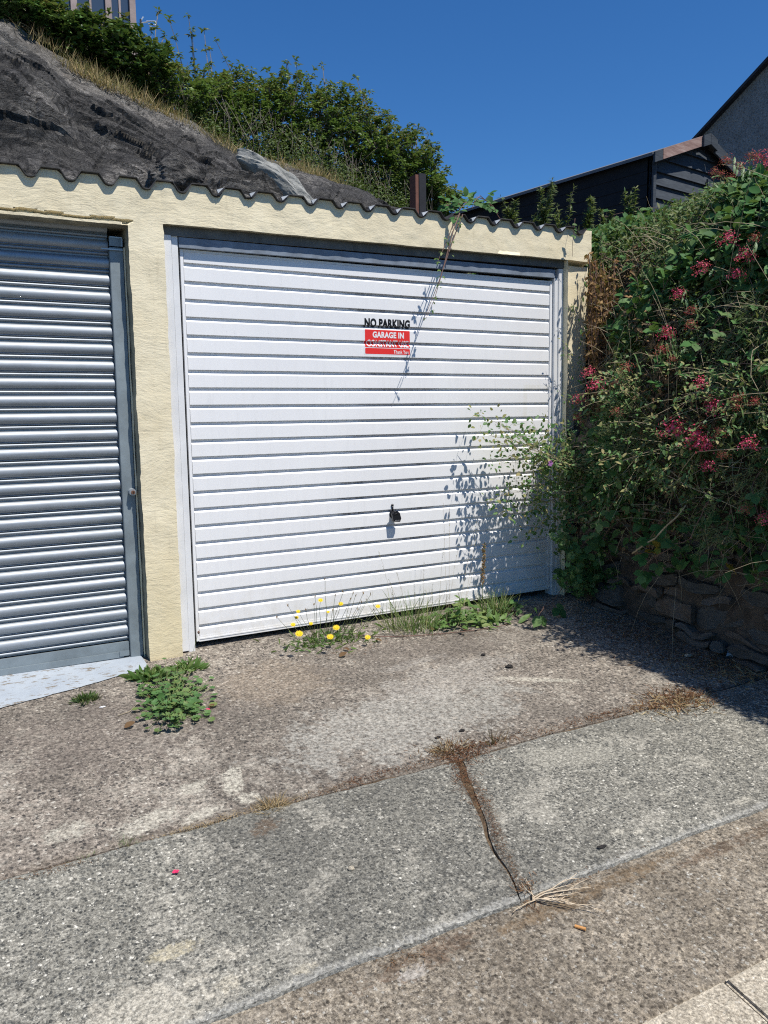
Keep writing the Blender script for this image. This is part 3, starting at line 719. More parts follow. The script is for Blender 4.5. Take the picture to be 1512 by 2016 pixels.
hb2.obox((-.109, -.0305, 1.9255), (2.498, 0, .0290), (0, .08, 0), (0, 0, .048))
hb.obox((-.033, -.0245, DTOP+.014), (2.354, 0, .016), (0, .06, 0), (0, 0, .048))
hb.build('door_header', 'frame_grey', gar); hb2.build('soffit_board', 'header_top', gar)
# sticker: follows the pressed slats exactly
def conform(me, off):
    bm = bmesh.new(); bm.from_mesh(me)
    for z in sorted({round(z_, 5) for z_, _ in DPROF if 1.3 < z_ < 1.7}):
        geom = bm.verts[:]+bm.edges[:]+bm.faces[:]
        bmesh.ops.bisect_plane(bm, geom=geom, plane_co=(0,0,z), plane_no=(0,0,1), dist=1e-6)
    for v in bm.verts: v.co.y = door_y(v.co.z) + .0025*noise.noise(Vector((v.co.x*1.2, v.co.z*.8, 0))) - off
    bm.to_mesh(me); bm.free()
def text_mesh(s, x0, x1, z0, z1, bold=.02):
    bold *= 1.9; cu = bpy.data.curves.new('t', 'FONT'); cu.body = s; cu.size = 1; cu.space_character = 1.06; cu.offset = bold; cu.resolution_u = 4
    o = bpy.data.objects.new('t', cu); COL.objects.link(o); dg = bpy.context.evaluated_depsgraph_get()
    me = bpy.data.meshes.new_from_object(o.evaluated_get(dg)); bpy.data.objects.remove(o)
    a = np.array([v.co[:] for v in me.vertices]); mn, mx = a.min(0), a.max(0)
    for v in me.vertices: v.co = (x0+(v.co.x-mn[0])/(mx[0]-mn[0])*(x1-x0), 0, z0+(v.co.y-mn[1])/(mx[1]-mn[1])*(z1-z0))
    return me
def rrect(x0, x1, z0, z1, r):
    bm = bmesh.new(); vs = []
    for cx, cz, a0 in ((x1-r, z1-r, 0), (x0+r, z1-r, 90), (x0+r, z0+r, 180), (x1-r, z0+r, 270)):
        for i in range(5): a = R(a0+i*22.5); vs.append(bm.verts.new((cx+r*math.cos(a), 0, cz+r*math.sin(a))))
    bm.faces.new(vs); me = bpy.data.meshes.new('r'); bm.to_mesh(me); bm.free(); return me
stk = bmesh.new()
pieces = [(rrect(.981, 1.279, 1.392, 1.534, .006), 0, .0006), (rrect(.986, 1.274, 1.4335, 1.530, .004), 1, .0011), (rrect(.986, 1.274, 1.397, 1.4295, .005), 1, .0011),
          (text_mesh('NO PARKING', .985, 1.276, 1.542, 1.591, .028), 2, .0011), (text_mesh('GARAGE IN', 1.034, 1.235, 1.486, 1.520, .022), 0, .0017),
          (text_mesh('CONSTANT USE', .997, 1.265, 1.4365, 1.4745, .018), 0, .0017), (text_mesh('Thank You', 1.168, 1.264, 1.401, 1.4215, .008), 0, .0017)]
for me, mi, off in pieces:
    conform(me, off)
    for p in me.polygons: p.material_index = mi
    stk.from_mesh(me)
sm = bpy.data.meshes.new('warning_sticker'); stk.to_mesh(sm); stk.free()
st_o = link('warning_sticker', sm, ['sticker_white', 'red', 'ink'], door)
tag(st_o, 'red and white sticker with black words NO PARKING')
# handle
hn = MB(); hx, hz = 1.142, .492
hn.ball((hx, -.004, hz+.003), .022, 16, sq=(.85, .3, 1.15)); hn.tube([(hx,-.002,hz+.01), (hx,-.03,hz+.004), (hx+.002,-.045,hz-.004)], .014, .013, 10)
pr_ = [(-.026,-.046,.006),(-.020,-.052,-.034),(.020,-.052,-.038),(.030,-.048,-.020),(.022,-.046,.012),(.004,-.044,.024)]
i0 = len(hn.v); bk = [(x*.92, y+.017, z*.92) for x, y, z in pr_]
for x, y, z in pr_ + bk: hn.v.append((hx+.003+x*1.05, y, hz+.0+z*1.05))
n6 = 6; hn.f.append(tuple(i0+q for q in range(n6))[::-1]); hn.mi.append(0); hn.f.append(tuple(i0+6+q for q in range(n6))); hn.mi.append(0)
for q in range(n6): hn.f.append((i0+q, i0+(q+1) % 6, i0+6+(q+1) % 6, i0+6+q)); hn.mi.append(0)
for i, (dx, w_) in enumerate(((-.010,.005),(-.003,.004),(.003,.003),(.0085,.005),(.0145,.003))): hn.box(hx+dx, hx+dx+w_, -.0563, -.0548, hz-.031, hz-.027, 1)
hn.build('door_handle', ['black', 'grey_mark'], door, bevel=.0012)
kn = MB(); kn.ball((hx+.001, -.006, .545), .0085, 10, sq=(1,.7,1)); kn.tube([(hx+.001,-.007,.541),(hx+.001,-.009,.518)], .0052, .0045, 8)
kn.build('latch_knob', 'black', door, True)

# roller shutter
SP = .0805; sb = MB(); SX0, SX1 = XL+.02, -.352; zt, zb_ = 1.93, -.02
pr2 = [(0, .010), (.02, .002), (.06,-.004), (.12,-.0085), (.19,-.0115), (.27,-.0132), (.36,-.0137), (.45,-.0125), (.54,-.009), (.61,-.003), (.635,-.001), (.64,-.0035), (.665,-.004), (.67, .006), (.70, .0065), (.74,.000), (.79,-.0035), (.84,-.0035), (.89,.0005), (.915,.010), (1, .011)]
nsl = 25; ztop = -.035 + nsl*SP
pts = []
for k in range(nsl):
    for t, y in pr2[:-1]: pts.append((.05+y, ztop-(k+t)*SP))
pts.append((.06, -.035))
xsx = [SX0, -1.2, -.9, -.6, SX1]
vs = [(x, y, z) for x in xsx for y, z in pts]; kk = len(pts); fs = [(a*kk+i, a*kk+i+1, (a+1)*kk+i+1, (a+1)*kk+i) for a in range(len(xsx)-1) for i in range(kk-1)]
me = bpy.data.meshes.new('roller_shutter'); me.from_pydata(vs, [], fs); me.update()
shut = link('roller_shutter', me, 'galv', gar, True); me.set_sharp_from_angle(angle=R(50))
tag(shut, 'galvanised steel roller shutter with convex slats')
br = MB(); br.box(SX0, SX1, .036, .05, -.098, -.037); br.box(SX0, SX1-.03, .026, .0358, -.112, -.082, 0); br.box(SX1-.052, SX1-.004, .022, .0255, -.106, -.078); br.box(SX0, SX1, .028, .06, -.119, -.1123, 1)
br.build('bottom_rail', ['galv_dull', 'black'], shut, bevel=.0015)
gr_ = MB(); gr_.box(-.350, -.288, .022, .08, -.118, 1.86); gr_.box(-.352, -.293, .018, .022, 1.862, 1.905)
gr_.build('guide_rail', 'galv_dull', shut, bevel=.003)
br2 = MB(); br2.box(-.347, -.289, .019, .05, 1.865, 1.908); br2.box(-.388, -.29, .012, .0185, 1.845, 1.851); br2.build('rail_bracket', 'galv_pale', shut)
lk = MB(); lk.tube([(-.306, .024, .708), (-.306, -.010, .706)], .017, .0165, 16); lk.tube([(-.306, -.0105, .706), (-.306, -.019, .7055)], .0095, .009, 12, 1); lk.box(-.3075,-.3045,-.0205,-.0192,.700,.711,2)
lk.build('lock', ['galv_pale', 'brass', 'black'], shut)
jm = MB(); js = [(-.2875, z) for z in np.linspace(-.12, 1.86, 40)]
for (x, z), (x2, z2) in zip(js, js[1:]):
    a = .004+.004*noise.noise(Vector((0, z*5, 0))); b = .004+.004*noise.noise(Vector((0, z2*5, 0)))
    jm.quad((-.2878, .014, z), (-.2878+a+.003, .012, z), (-.2878+b+.003, .012, z2), (-.2878, .014, z2))
jm.build('sealant_bead', 'render', gar)

# ------------------------------------------------------------------ ROCK AND HILL
CR = [(-9, 7.4), (-4, 6.5), (-2, 6.05), (-.75, 5.62), (-.15, 5.33), (.34, 5.04), (.95, 4.86), (1.43, 4.66), (1.9, 4.53), (2.47, 4.26), (3.07, 4.2), (3.8, 4.05), (4.9, 3.72), (6.2, 3.35), (7.2, 2.9), (9, 2.5), (14, 2.3)]
def lerp_tab(t, tab):
    if t <= tab[0][0]: return tab[0][1]
    for (a, va), (b, vb) in zip(tab, tab[1:]):
        if t <= b: return va+(vb-va)*(t-a)/(b-a)
    return tab[-1][1]
def crz(x): return lerp_tab(x, CR)
def strata(p):
    q = p + Vector((noise.noise(p*.9), noise.noise(p*.9+Vector((9,0,0))), noise.noise(p*.9+Vector((0,9,0)))))*.5
    s = q.z*2.6 + q.x*1.15 - q.y*.3
    A = Vector((q.x*.42 - q.z*.15, q.y*.5, s))
    d1, _ = noise.voronoi(Vector((A.x*1.5, A.y*1.5, A.z*.8))); crack = min(.30, d1[1]-d1[0])/.30
    cv = noise.cell(Vector((math.floor(d1[0]*0), 0, 0))+Vector(_[0])*3.7)
    d2, _2 = noise.voronoi(Vector((A.x*4.5, A.y*4.5, A.z*3.2))); crack2 = min(.25, d2[1]-d2[0])/.25; cv2 = noise.cell(Vector(_2[0])*5.3)
    d3, _3 = noise.voronoi(Vector((A.x*9, A.y*9, A.z*11))); cv3 = noise.cell(Vector(_3[0])*7.1)
    lay = abs(noise.noise(Vector((A.x*.8, A.y*.8, s*1.6))))
    bed = s*1.7 + .9*noise.noise(Vector((A.x*.9, A.y*.9, s*.5))); fr_ = bed-math.floor(bed); step = (fr_**3)*(.5+.5*noise.cell(Vector((math.floor(bed)*1.7, A.x*.8, 0))))
    bed2 = s*6.5 + 1.2*noise.noise(Vector((A.x*1.5, A.y*1.5, s))); f2 = bed2-math.floor(bed2)
    return .34*noise.noise(q*.6) + .17*noise.noise(q*1.5) + .13*(step-.3) + .012*(f2**2-.4) + .06*(cv-.5)*(.4+abs(noise.noise(q*1.1))) - .06*(1-crack)*max(0, noise.noise(q*.8)+.3) + .03*(cv2-.5) - .02*(1-crack2) + .006*(cv3-.5) + .02*noise.noise(Vector((A.x*4, A.y*4, s*9)))
vs = []; fs = []; NX, NT_ = 620, 300
for j in range(NT_+1):
    for i in range(NX+1):
        x = -6 + 13.0*(i/NX); t = j/NT_
        zc = crz(x); y = 2.2 + 3.85*t; z = 1.6 + (zc-1.6)*(t**.85)
        p = Vector((x, y, z)); fade = 1-max(0, (t-.75)/.25)*.75
        d = (strata(p)+.06)*fade + .10*max(0, (t-.7)/.3); nrm = Vector((0, -.72, .69))
        vs.append(tuple(p + nrm*d))
for j in range(NT_):
    for i in range(NX): a = j*(NX+1)+i; fs.append((a, a+1, a+NX+2, a+NX+1))
me = bpy.data.meshes.new('rock_outcrop'); me.from_pydata(vs, [], fs); me.update()
rk = link('rock_outcrop', me, 'rock', None, True); me.set_sharp_from_angle(angle=R(24)); tag(rk, kind='structure')
def H(x, y):
    z = crz(x) + .24*max(0, min(y-6, 7)); 
    return z
grid_sheet('hillside', -12, 14, 5.9, 16, 80, 40, lambda x, y: H(x, y) - .08 + .08*noise.noise(Vector((x, y, 0))) - .9*max(0, 6.35-y), 'earth')

def boulder(name, label, c, r, sq, mat, seed):
    mb = MB(); me_ = None; bm = bmesh.new(); bmesh.ops.create_icosphere(bm, subdivisions=5, radius=1)
    for v in bm.verts:
        d = v.co.copy(); k = 1 + .35*noise.noise(d*1.1+Vector((seed,0,0))) + .16*noise.noise(d*2.6+Vector((seed,3,0))) + .05*noise.noise(Vector((d.x*4, d.y*4, d.z*14+seed)))
        v.co = Vector((d.x*sq[0], d.y*sq[1], d.z*sq[2]))*r*k + Vector(c)
    me = bpy.data.meshes.new(name); bm.to_mesh(me); bm.free()
    o = link(name, me, mat, None, True); me.set_sharp_from_angle(angle=R(30)); return tag(o, label, 'rock')
p = atY(700, 372, 4.4) if False else atY(560, 352, 4.6)
p = atY(552, 356, 4.55)
bo = boulder('boulder', 'pale grey smooth slab of rock low on the outcrop above the roof', (0, 0, 0), .36, (1.35, .55, .42), 'rock_pale', 4.2)
bo.data.transform(Matrix.Translation((p.x+.02, p.y+.12, p.z-.03)) @ Matrix.Rotation(R(30), 4, 'Y') @ Matrix.Rotation(R(-25), 4, 'X'))
p = atY(352, 330, 3.5)
boulder('boulder', 'dark rounded rock knob just above the corrugated roof edge', (p.x, p.y+.15, p.z-.02), .21, (1.1, .9, .95), 'rock', 8.8)

# shrubs along the ridge
def shrub(name, label, base, h, rx, ry, ntip, ls, mats, group='shrubs on the hill above the rock', sprigs=(), seed=0, lm=0, low=.12, rosette=9):
    r_ = random.Random(seed); base = Vector(base)
    root = empty(name, base, label, 'shrub', group)
    tb = MB(); L = Leaves()
    C = base + Vector((0, 0, h*(.5+low/2)))
    stems = []
    for k in range(5):
        a = r_.uniform(0, 6.28); tp = base + Vector((math.cos(a)*rx*.45, math.sin(a)*ry*.45, h*r_.uniform(.45, .62)))
        st = curve(base + Vector((math.cos(a), math.sin(a), 0))*.04, tp, -.02, 5, .03); tb.tube(st, .016, .008, 5); stems += st[2:]
    tips = []
    for k in range(ntip):
        while True:
            v = Vector((r_.uniform(-1,1), r_.uniform(-1,1), r_.uniform(-1,1)))
            if v.length < 1: break
        v = v.normalized()*(v.length**.45)
        lump = 1 + .42*noise.noise(Vector((v.x*2.2+seed*3.1, v.y*2.2, v.z*2.2)))
        tips.append(C + Vector((v.x*rx*lump, v.y*ry*lump, v.z*h*.5*(1-low)*lump)))
    for s_ in sprigs: tips.append(Vector(s_))
    for k, tp in enumerate(tips):
        st = min(stems, key=lambda q: (q-tp).length + r_.uniform(0, .15))
        path = curve(st, tp, .05, 4, .02); 
        if k % 2 == 0 or k >= ntip: tb.tube(path, .009, .004, 4, cap=False)
        lens = path[3:] if k < ntip else path[2:]
        for q, pp in enumerate(lens):
            for m_ in range(rosette):
                a = r_.uniform(0, 6.28); el = r_.uniform(-.5, .55)
                d = Vector((math.cos(a)*math.cos(el), math.sin(a)*math.cos(el), math.sin(el)))
                L.add(pp + rv(ls*.35), d, (d.x*.3+r_.gauss(0,.3), d.y*.3-.2+r_.gauss(0,.3), 1), ls*r_.uniform(.6, 1.25), 0, 1 if (tp.z > C.z+h*.12 and r_.random() < .55) else 0)
    tb.build('branches', 'bark', root)
    L.build('crown', [DIA if ls < .075 else tmpl_diamond(.62, .1)], mats, root)
    return root
ridge = [  # px, top y px, base world Y, half width m, kind
    (-40, -40, 6.5, .8, 2), (70, 5, 6.4, .75, 2), (175, 20, 6.5, .7, 2), (250, 60, 6.5, .6, 2), (330, 125, 6.5, .6, 0), (395, 135, 7.0, .62, 0),
    (450, 132, 7.3, .62, 0), (520, 125, 7.4, .62, 1), (585, 128, 7.3, .62, 1), (645, 150, 7.2, .62, 0), (700, 165, 7.2, .6, 1), (745, 215, 7.1, .55, 0),
    (785, 235, 7.0, .5, 1), (822, 272, 6.9, .42, 0), (853, 345, 6.8, .30, 1)]
kinds = [('mid green leafy shrub', ['shrub', 'shrub_rust']), ('bronze tipped leafy shrub', ['shrub', 'shrub_rust']), ('glossy broad leaved shrub', ['ivy', 'shrub_rust'])]
rank = ['leftmost', 'second from the left', 'third from the left', 'fourth from the left', 'fifth from the left', 'sixth from the left', 'seventh from the left', 'eighth from the left', 'seventh from the right', 'sixth from the right', 'fifth from the right', 'fourth from the right', 'third from the right', 'second from the right', 'rightmost']
for i, (px, ty, Y, hw, kd) in enumerate(ridge):
    top = atY(px, ty, Y); b = Vector((top.x, Y, H(top.x, Y)-.02)); h = max(.6, top.z-b.z)
    sp = []
    if i == 4: sp = [atY(312, 22, Y), atY(325, 70, Y), atY(298, 60, Y), atY(332, 36, Y)]
    if i == 5: sp = [atY(370, 28, Y), atY(378, 60, Y)]
    if i == 6: sp = [atY(402, 60, Y), atY(425, 80, Y), atY(412, 95, Y)]
    if i == 9: sp = [atY(580, 115, Y), atY(635, 130, Y)]
    if i == 11: sp = [atY(700, 150, Y), atY(690, 170, Y)]
    if i == 13: sp = [atY(800, 255, Y), atY(845, 262, Y)]
    shrub('hill_shrub', f'{kinds[kd][0]}, {rank[i]} in the row above the rock', b, h*.95, hw, .62, 270 if h > 1 else 190, .085 if kd == 2 else .070, kinds[kd][1], sprigs=sp, seed=i+3)
# undergrowth between rock and shrubs
L = Leaves(); us = MB()
for k in range(60000):
    px = rnd.uniform(-150, 985); 
    x = rnd.uniform(-2.6, 6.6); y = 6.08 + rnd.random()**1.3*2.2; z = H(x, y) + rnd.random()**1.3*(.16 + .5*min(1, max(0, (y-6.0)/.6))) * (1 + .8*noise.noise(Vector((x*1.7, y, 0))))
    d = Vector((rnd.gauss(0,1), rnd.gauss(0,1)-.4, rnd.gauss(0,.6)))
    if noise.noise(Vector((x*2.5, y*2, 4))) > .15 and y < 6.25: continue
    L.add((x, y, z), d, (rnd.gauss(0,.4), -.5+rnd.gauss(0,.4), 1), rnd.uniform(.03, .06), 0, 0)
for k in range(260):
    x = rnd.uniform(-1.5, 6.4); y = rnd.uniform(6.3, 6.9); z = H(x, y); us.tube([(x,y,z), (x+rnd.gauss(0,.06), y-.03, z+rnd.uniform(.2,.5)), (x+rnd.gauss(0,.14), y-.05, z+rnd.uniform(.5,.8))], .005, .002, 3, 1, cap=False)
tag(L.build('undergrowth', [DIA], ['under', 'bark'], None, us), 'dense low green undergrowth along the foot of the hill shrubs', 'undergrowth', kind='stuff')
# dry grass along the rock crest
L = Leaves(); bunch = [(70,75,.7),(130,128,.9),(175,150,1.3),(205,165,1.3),(265,190,.9),(300,215,1.3),(345,235,.8),(370,250,1.0),(410,275,.7),(440,290,1.1),(470,305,.8),(575,340,1.2),(600,350,1.2),(630,350,1.3),(648,355,1.0),(560,348,.9),(690,395,.7),(240,178,.8), (320,225,.8)]
for (px, py, k_) in bunch:
    Yb = 5.93 if px < 500 else 5.8
    c = atY(px, py, Yb)
    for q in range(int(210*k_)):
        o = Vector((rnd.gauss(0,.15), rnd.gauss(0,.09), rnd.gauss(0,.02))); p = c+o; p.z -= .05+.28*o.x
        d = Vector((rnd.gauss(0,.4), rnd.gauss(-.1,.4), 1)); s_ = rnd.uniform(.07, .20)*k_**.5
        L.add(p, d, (rnd.gauss(0,1), rnd.gauss(0,1), .1), s_, 0, 0)
tag(L.build('dry_grass', [tmpl_blade(.035, .3)], ['hay'], None), 'straw coloured dry grass growing along the top edge of the rock', 'grass', kind='stuff')

# building far up on the hill, top left
bl = empty('hilltop_building', (2.4, 14, 5.5), 'pinkish timber framed building with tall windows high on the hill at top left', 'building')
a = atY(60, 0, 14); b_ = atY(266, 0, 14); bx0, bx1 = a.x-1.5, b_.x
zt_, zl = 11.2, 5.0
mb = MB(); 
cols = [bx0, bx0+.9, atY(90,0,14).x, atY(137,0,14).x, atY(205,0,14).x, bx1-.14]
for x in cols: mb.box(x, x+.12, 13.9, 14.05, zl, zt_)
mb.box(bx0, bx1, 14.06, 18, zl, atY(200, 60, 14).z-.05); mb.box(bx0, bx1, 13.93, 14.05, 10.6, 11.2); mb.box(bx0-.1, bx1+.1, 13.8, 18.1, 11.21, 11.4)
mb.box(bx1-.12, bx1, 14.055, 18, zl+3, 11.2)
mb.build('wall', 'pinkwall', bl)
for x, x2 in zip(cols, cols[1:]):
    w1 = MB(); w1.box(x+.1205, x2-.0005, 13.97, 13.995, atY(200, 62, 14).z, 10.6); w1.box((x+x2)/2+.03, (x+x2)/2+.07, 13.94, 13.969, atY(200,62,14).z, 10.6, 1); w1.build('window', ['glass', 'pinkwall'], bl)
an = empty('roof_aerial', atY(285, 55, 13), 'small white television aerial against the sky beside the hilltop building', 'aerial')
mb = MB(); q = lambda x, y: atY(x, y, 13)
mb.tube([q(277,150), q(277,38)], .02, .02, 6); mb.build('mast', 'slate', an)
mb = MB(); 
for a, b in (((288,42),(306,42)),((306,42),(306,50)),((292,47),(306,50)),((294,52),(304,56)),((282,33),(278,40)),((276,45),(290,44))): mb.tube([q(*a), q(*b)], .012, .012, 5)
mb.build('antenna_elements', 'alu', an)

# black post
pp = atY(825, 405, 4.2); tp = atY(825, 343, 4.2)
po = empty('fence_post', (pp.x, 4.2, 2.0), 'short black square post with reddish timber edge behind the garage roof', 'post')
mb = MB(); xw = (atY(836,370,4.2).x-atY(816,370,4.2).x)/2; mb.box(pp.x-xw*.4, pp.x+xw, 4.15, 4.3, 1.8, tp.z); mb.build('post', 'post', po, bevel=.004)
mb = MB(); mb.box(pp.x-xw, pp.x-xw*.42, 4.16, 4.29, 1.8, tp.z-.02); mb.build('timber_edge', 'rustwood', po)

# ------------------------------------------------------------------ SHED AND HOUSE
phi = R(8); rx_ = Vector((math.cos(phi), math.sin(phi), 0)); bk_ = Vector((-math.sin(phi), math.cos(phi), 0)); UP = Vector((0,0,1))
apex = atY(1375, 276, 2.0); HW = .86; RISE = .31; LEN = 2.75
she = empty('garden_shed', (apex.x, 2.3, 2.0), 'black weatherboarded garden shed with felt roof and one bare pinkish bargeboard', 'shed')
base = Vector((apex.x, apex.y, 1.9)); ez = apex.z - RISE
mb = MB()
def sp_(u, v, z): p = Vector((apex.x, apex.y, 0)) + rx_*u + bk_*v; return Vector((p.x, p.y, z))
# gable front in overlapping boards, each with a real lap
bd = .125; z = 1.9; k = 0
zz = ez - 1.5
while zz < apex.z-.03:
    z1 = min(zz+bd, apex.z-.03)
    def half(zv): return HW-.03 if zv <= ez else max(.0, (HW-.03)*(apex.z-zv)/RISE)
    a0, a1 = half(zz), half(z1)
    P = [sp_(-a0, -.034, zz), sp_(a0, -.034, zz), sp_(a1, -.006, z1), sp_(-a1, -.006, z1)]
    mb.quad(*P); mb.quad(sp_(-a0, -.034, zz), sp_(a0, -.034, zz), sp_(a0, .0, zz), sp_(-a0, .0, zz)); zz += bd
mb.quad(sp_(-HW+.03, .001, ez-1.5), sp_(HW-.03, .001, ez-1.5), sp_(HW-.03, .001, ez), sp_(-HW+.03, .001, ez)); mb.tri(sp_(-HW+.03,.001,ez), sp_(HW-.03,.001,ez), sp_(0,.001,apex.z-.02))
mb.build('gable_boards', 'shed', she)
mb = MB()
zz = ez-1.5
while zz < ez-.01:
    z1 = min(zz+bd, ez); mb.quad(sp_(-HW+.014, .01, zz), sp_(-HW+.014, LEN, zz), sp_(-HW+.02, LEN, z1), sp_(-HW+.02, .01, z1)); mb.quad(sp_(-HW+.014, .01, zz), sp_(-HW+.014, LEN, zz), sp_(-HW+.02, LEN, zz), sp_(-HW+.02, .01, zz)); zz += bd
for u in (HW,): mb.quad(sp_(u-.01, .01, ez-1.5), sp_(u-.01, LEN, ez-1.5), sp_(u-.01, LEN, ez), sp_(u-.01, .01, ez))
mb.quad(sp_(-HW, LEN, ez-1.5), sp_(HW, LEN, ez-1.5), sp_(HW, LEN, ez), sp_(-HW, LEN, ez)); mb.tri(sp_(-HW, LEN, ez), sp_(HW, LEN, ez), sp_(0, LEN, apex.z))
mb.build('side_wall', 'shed_shaded', she)
mb = MB()
for s_ in (-1, 1):
    e0 = sp_(s_*(HW+.05), -.09, ez-.018); a0 = sp_(0, -.09, apex.z); lenv = bk_*(LEN+.15)
    mb.obox(e0, a0-e0, lenv, UP*.03)
mb.build('roof', 'felt', she)
def barge(t0, t1, s_, mat, nm, dz=0, h=.10, yo=-.098):
    e0 = sp_(s_*(HW+.05), yo, ez-.018); a0 = sp_(0, yo, apex.z); d = a0-e0
    m_ = MB(); m_.obox(e0+d*t0+UP*(-h+.028+dz), d*(t1-t0), -bk_*.022, UP*h); return m_.build(nm, mat, she, bevel=.002)
barge(0, .14, -1, 'shed', 'bargeboard'); tag(barge(.145, .93, -1, 'bare', 'bargeboard', .002), 'bare pinkish weathered bargeboard'); barge(.0, .86, 1, 'shed', 'bargeboard', 0, .12)
barge(.865, 1.0, 1, 'shed', 'ridge_cover', .004, .11, -.124); barge(.86, 1.0, -1, 'shed', 'ridge_cover', .004, .11, -.124)
mb = MB(); mb.obox(sp_(.10, -.042, ez-1.5), rx_*.05, -bk_*.018, UP*(1.5-.07)); mb.build('door_trim', 'shed', she); mb = MB(); mb.obox(sp_(-HW+.03, -.032, ez-1.5), rx_*.045, -bk_*.02, UP*1.46)
mb.build('corner_trim', 'shed', she)
mb = MB(); mb.obox(sp_(-HW+.05, -.05, ez-.06), rx_*.38+UP*.115, -bk_*.012, UP*.02); mb.build('loose_lath', 'shed', she)

hx_ = 9.0
pA = atX(1375, 272, hx_); pB = atX(1512, 124, hx_); sl = (pB.z-pA.z)/(pB.y-pA.y)   # slope along -y (negative)
hs = empty('grey_house', (hx_+3, 2, 0), 'grey pebbledashed house gable with dark slate verge behind the shed at right', 'house')
yE = pA.y+1.4; zE = pA.z+sl*1.4; yTop = yE-5.0; zTop = zE+sl*(-5.0)
mb = MB(); yR = 2*yTop-yE
mb.v += [(hx_, yE, 1.5), (hx_, yE, zE), (hx_, yTop, zTop), (hx_, yR, zE), (hx_, yR, 1.5)] + [(hx_+8, yE, 1.5), (hx_+8, yE, zE), (hx_+8, yTop, zTop), (hx_+8, yR, zE), (hx_+8, yR, 1.5)]
mb.f += [(0,1,2,3,4), (9,8,7,6,5), (0,5,6,1), (3,8,9,4)]; mb.mi += [0]*4
mb.build('wall', 'pebble', hs)
mb = MB()
for yy_, s_ in ((yE, 1), (yR, -1)):
    e0 = Vector((hx_-.09, yy_+s_*.25, zE-abs(sl)*.25-.03)); t_ = Vector((hx_-.09, yTop, zTop-.03)); mb.obox(e0, t_-e0, Vector((8.2,0,0)), UP*.045)
mb.build('roof', 'slate', hs)

# ------------------------------------------------------------------ RIGHT SIDE: stone wall and planted bank
rw = random.Random(5)
swall = empty('stone_wall', (2.62, -1.5, -.25), 'dark rubble stone retaining wall beneath the overhanging plants at right', 'wall')
stn = MB(); z = -.34; row = 0
while z < .95:
    hgt = rw.uniform(.045, .13); y = .02
    while y > -3.6:
        wd = rw.uniform(.08, .30) if hgt < .10 else rw.uniform(.12, .36)
        if z+hgt > G(0, y)-.05:
            x0 = 2.455 + rw.uniform(-.045, .045); g = .010; bm = bmesh.new(); bmesh.ops.create_cube(bm, size=1)
            bmesh.ops.subdivide_edges(bm, edges=bm.edges, cuts=3, use_grid_fill=True)
            sk = rw.uniform(-.12, .12)
            for v in bm.verts:
                c = v.co.copy(); sh = 1 - .13*(abs(c.y*2)**4)*(abs(c.z*2)**3)
                q = Vector((x0+.12+c.x*.24*sh, y-wd/2+c.y*(wd-g*2)*sh, z+hgt/2+c.z*(hgt-g*1.6)*sh + sk*c.y*wd*.4))
                q += Vector((noise.noise(q*7), noise.noise(q*7+Vector((5,0,0))), noise.noise(q*7+Vector((0,5,0)))))*.045
                v.co = q
            off = len(stn.v); bm.verts.index_update()
            stn.v += [tuple(v.co) for v in bm.verts]
            for f in bm.faces: stn.f.append(tuple(off+v.index for v in f.verts)); stn.mi.append(0)
            bm.free()
        y -= wd
    z += hgt; row += 1
me = stn.mesh('stones'); link('stones', me, 'stone', swall, False)
mb = MB(); 
for i in range(60):
    for j in range(22):
        f_ = lambda i, j: (2.485+.03*noise.noise(Vector((i*.9, j*.9, 0))), .04-i*.062, -.42+j*.066)
        mb.quad(f_(i,j), f_(i+1,j), f_(i+1,j+1), f_(i,j+1))
mb.build('mortar', 'mortar', swall)
# big base stones
for (px, py, r, sq, lb) in ((1405, 1215, .13, (.8, 1.3, .8), 'large dark grey stone at the foot of the stone wall, right hand side'), (1492, 1255, .14, (.8, 1.1, 1.0), 'largest dark base stone of the wall at the right edge')):
    pass

BPROF = [(.1, 2.43), (.3, 2.37), (.45, 2.34), (.7, 2.30), (1.0, 2.31), (1.3, 2.38), (1.6, 2.50), (1.95, 2.66), (2.2, 2.84), (2.36, 3.04), (2.46, 3.35), (2.52, 3.9)]
def sstep(a, b, t): t = max(0, min(1, (t-a)/(b-a))); return t*t*(3-2*t)
def bank_x(y, z):
    x = lerp_tab(z, BPROF) if z < 2.58 else 3.9
    x += .26*sstep(-.62, -.15, y)*(1 if z > .45 else .5)
    return x + .09*noise.noise(Vector((y*2.2, z*2.2, 3))) + .04*noise.noise(Vector((y*6, z*6, 1)))
def bank_hit(px, py, off=0.0):
    d = ray(px, py); t = 2.0
    while t < 9:
        p = CAM + d*t
        if p.x > bank_x(p.y, p.z)-off and p.z < 2.7: return p
        if p.z > 2.5 + .1 and d.z > 0 and p.x > 2.9: return p
        t += .01
    return CAM + d*5
def bank_top(x, y):    # plateau behind
    return 2.35 + .0*(x-3) + .07*noise.noise(Vector((x, y, 0)))
# earth core of the bank
mb = MB(); zsb = [.45+.1*i for i in range(21)]; ysb = [.0-.1*0+(-3.6)+.1*i for i in range(100)]
def core(y, z):
    x = bank_x(y, z)+.10
    if y > -.02: x = max(x, 2.60)
    return (x, y, z)
for i in range(len(ysb)-1):
    for k in range(len(zsb)-1):
        a, b = ysb[i], ysb[i+1]; mb.quad(core(a, zsb[k]), core(b, zsb[k]), core(b, zsb[k+1]), core(a, zsb[k+1]))
    mb.quad(core(ysb[i], zsb[-1]), core(ysb[i+1], zsb[-1]), (9.5, ysb[i+1], 2.2), (9.5, ysb[i], 2.2))
tag(mb.build('earth_bank', 'earth'), kind='structure')
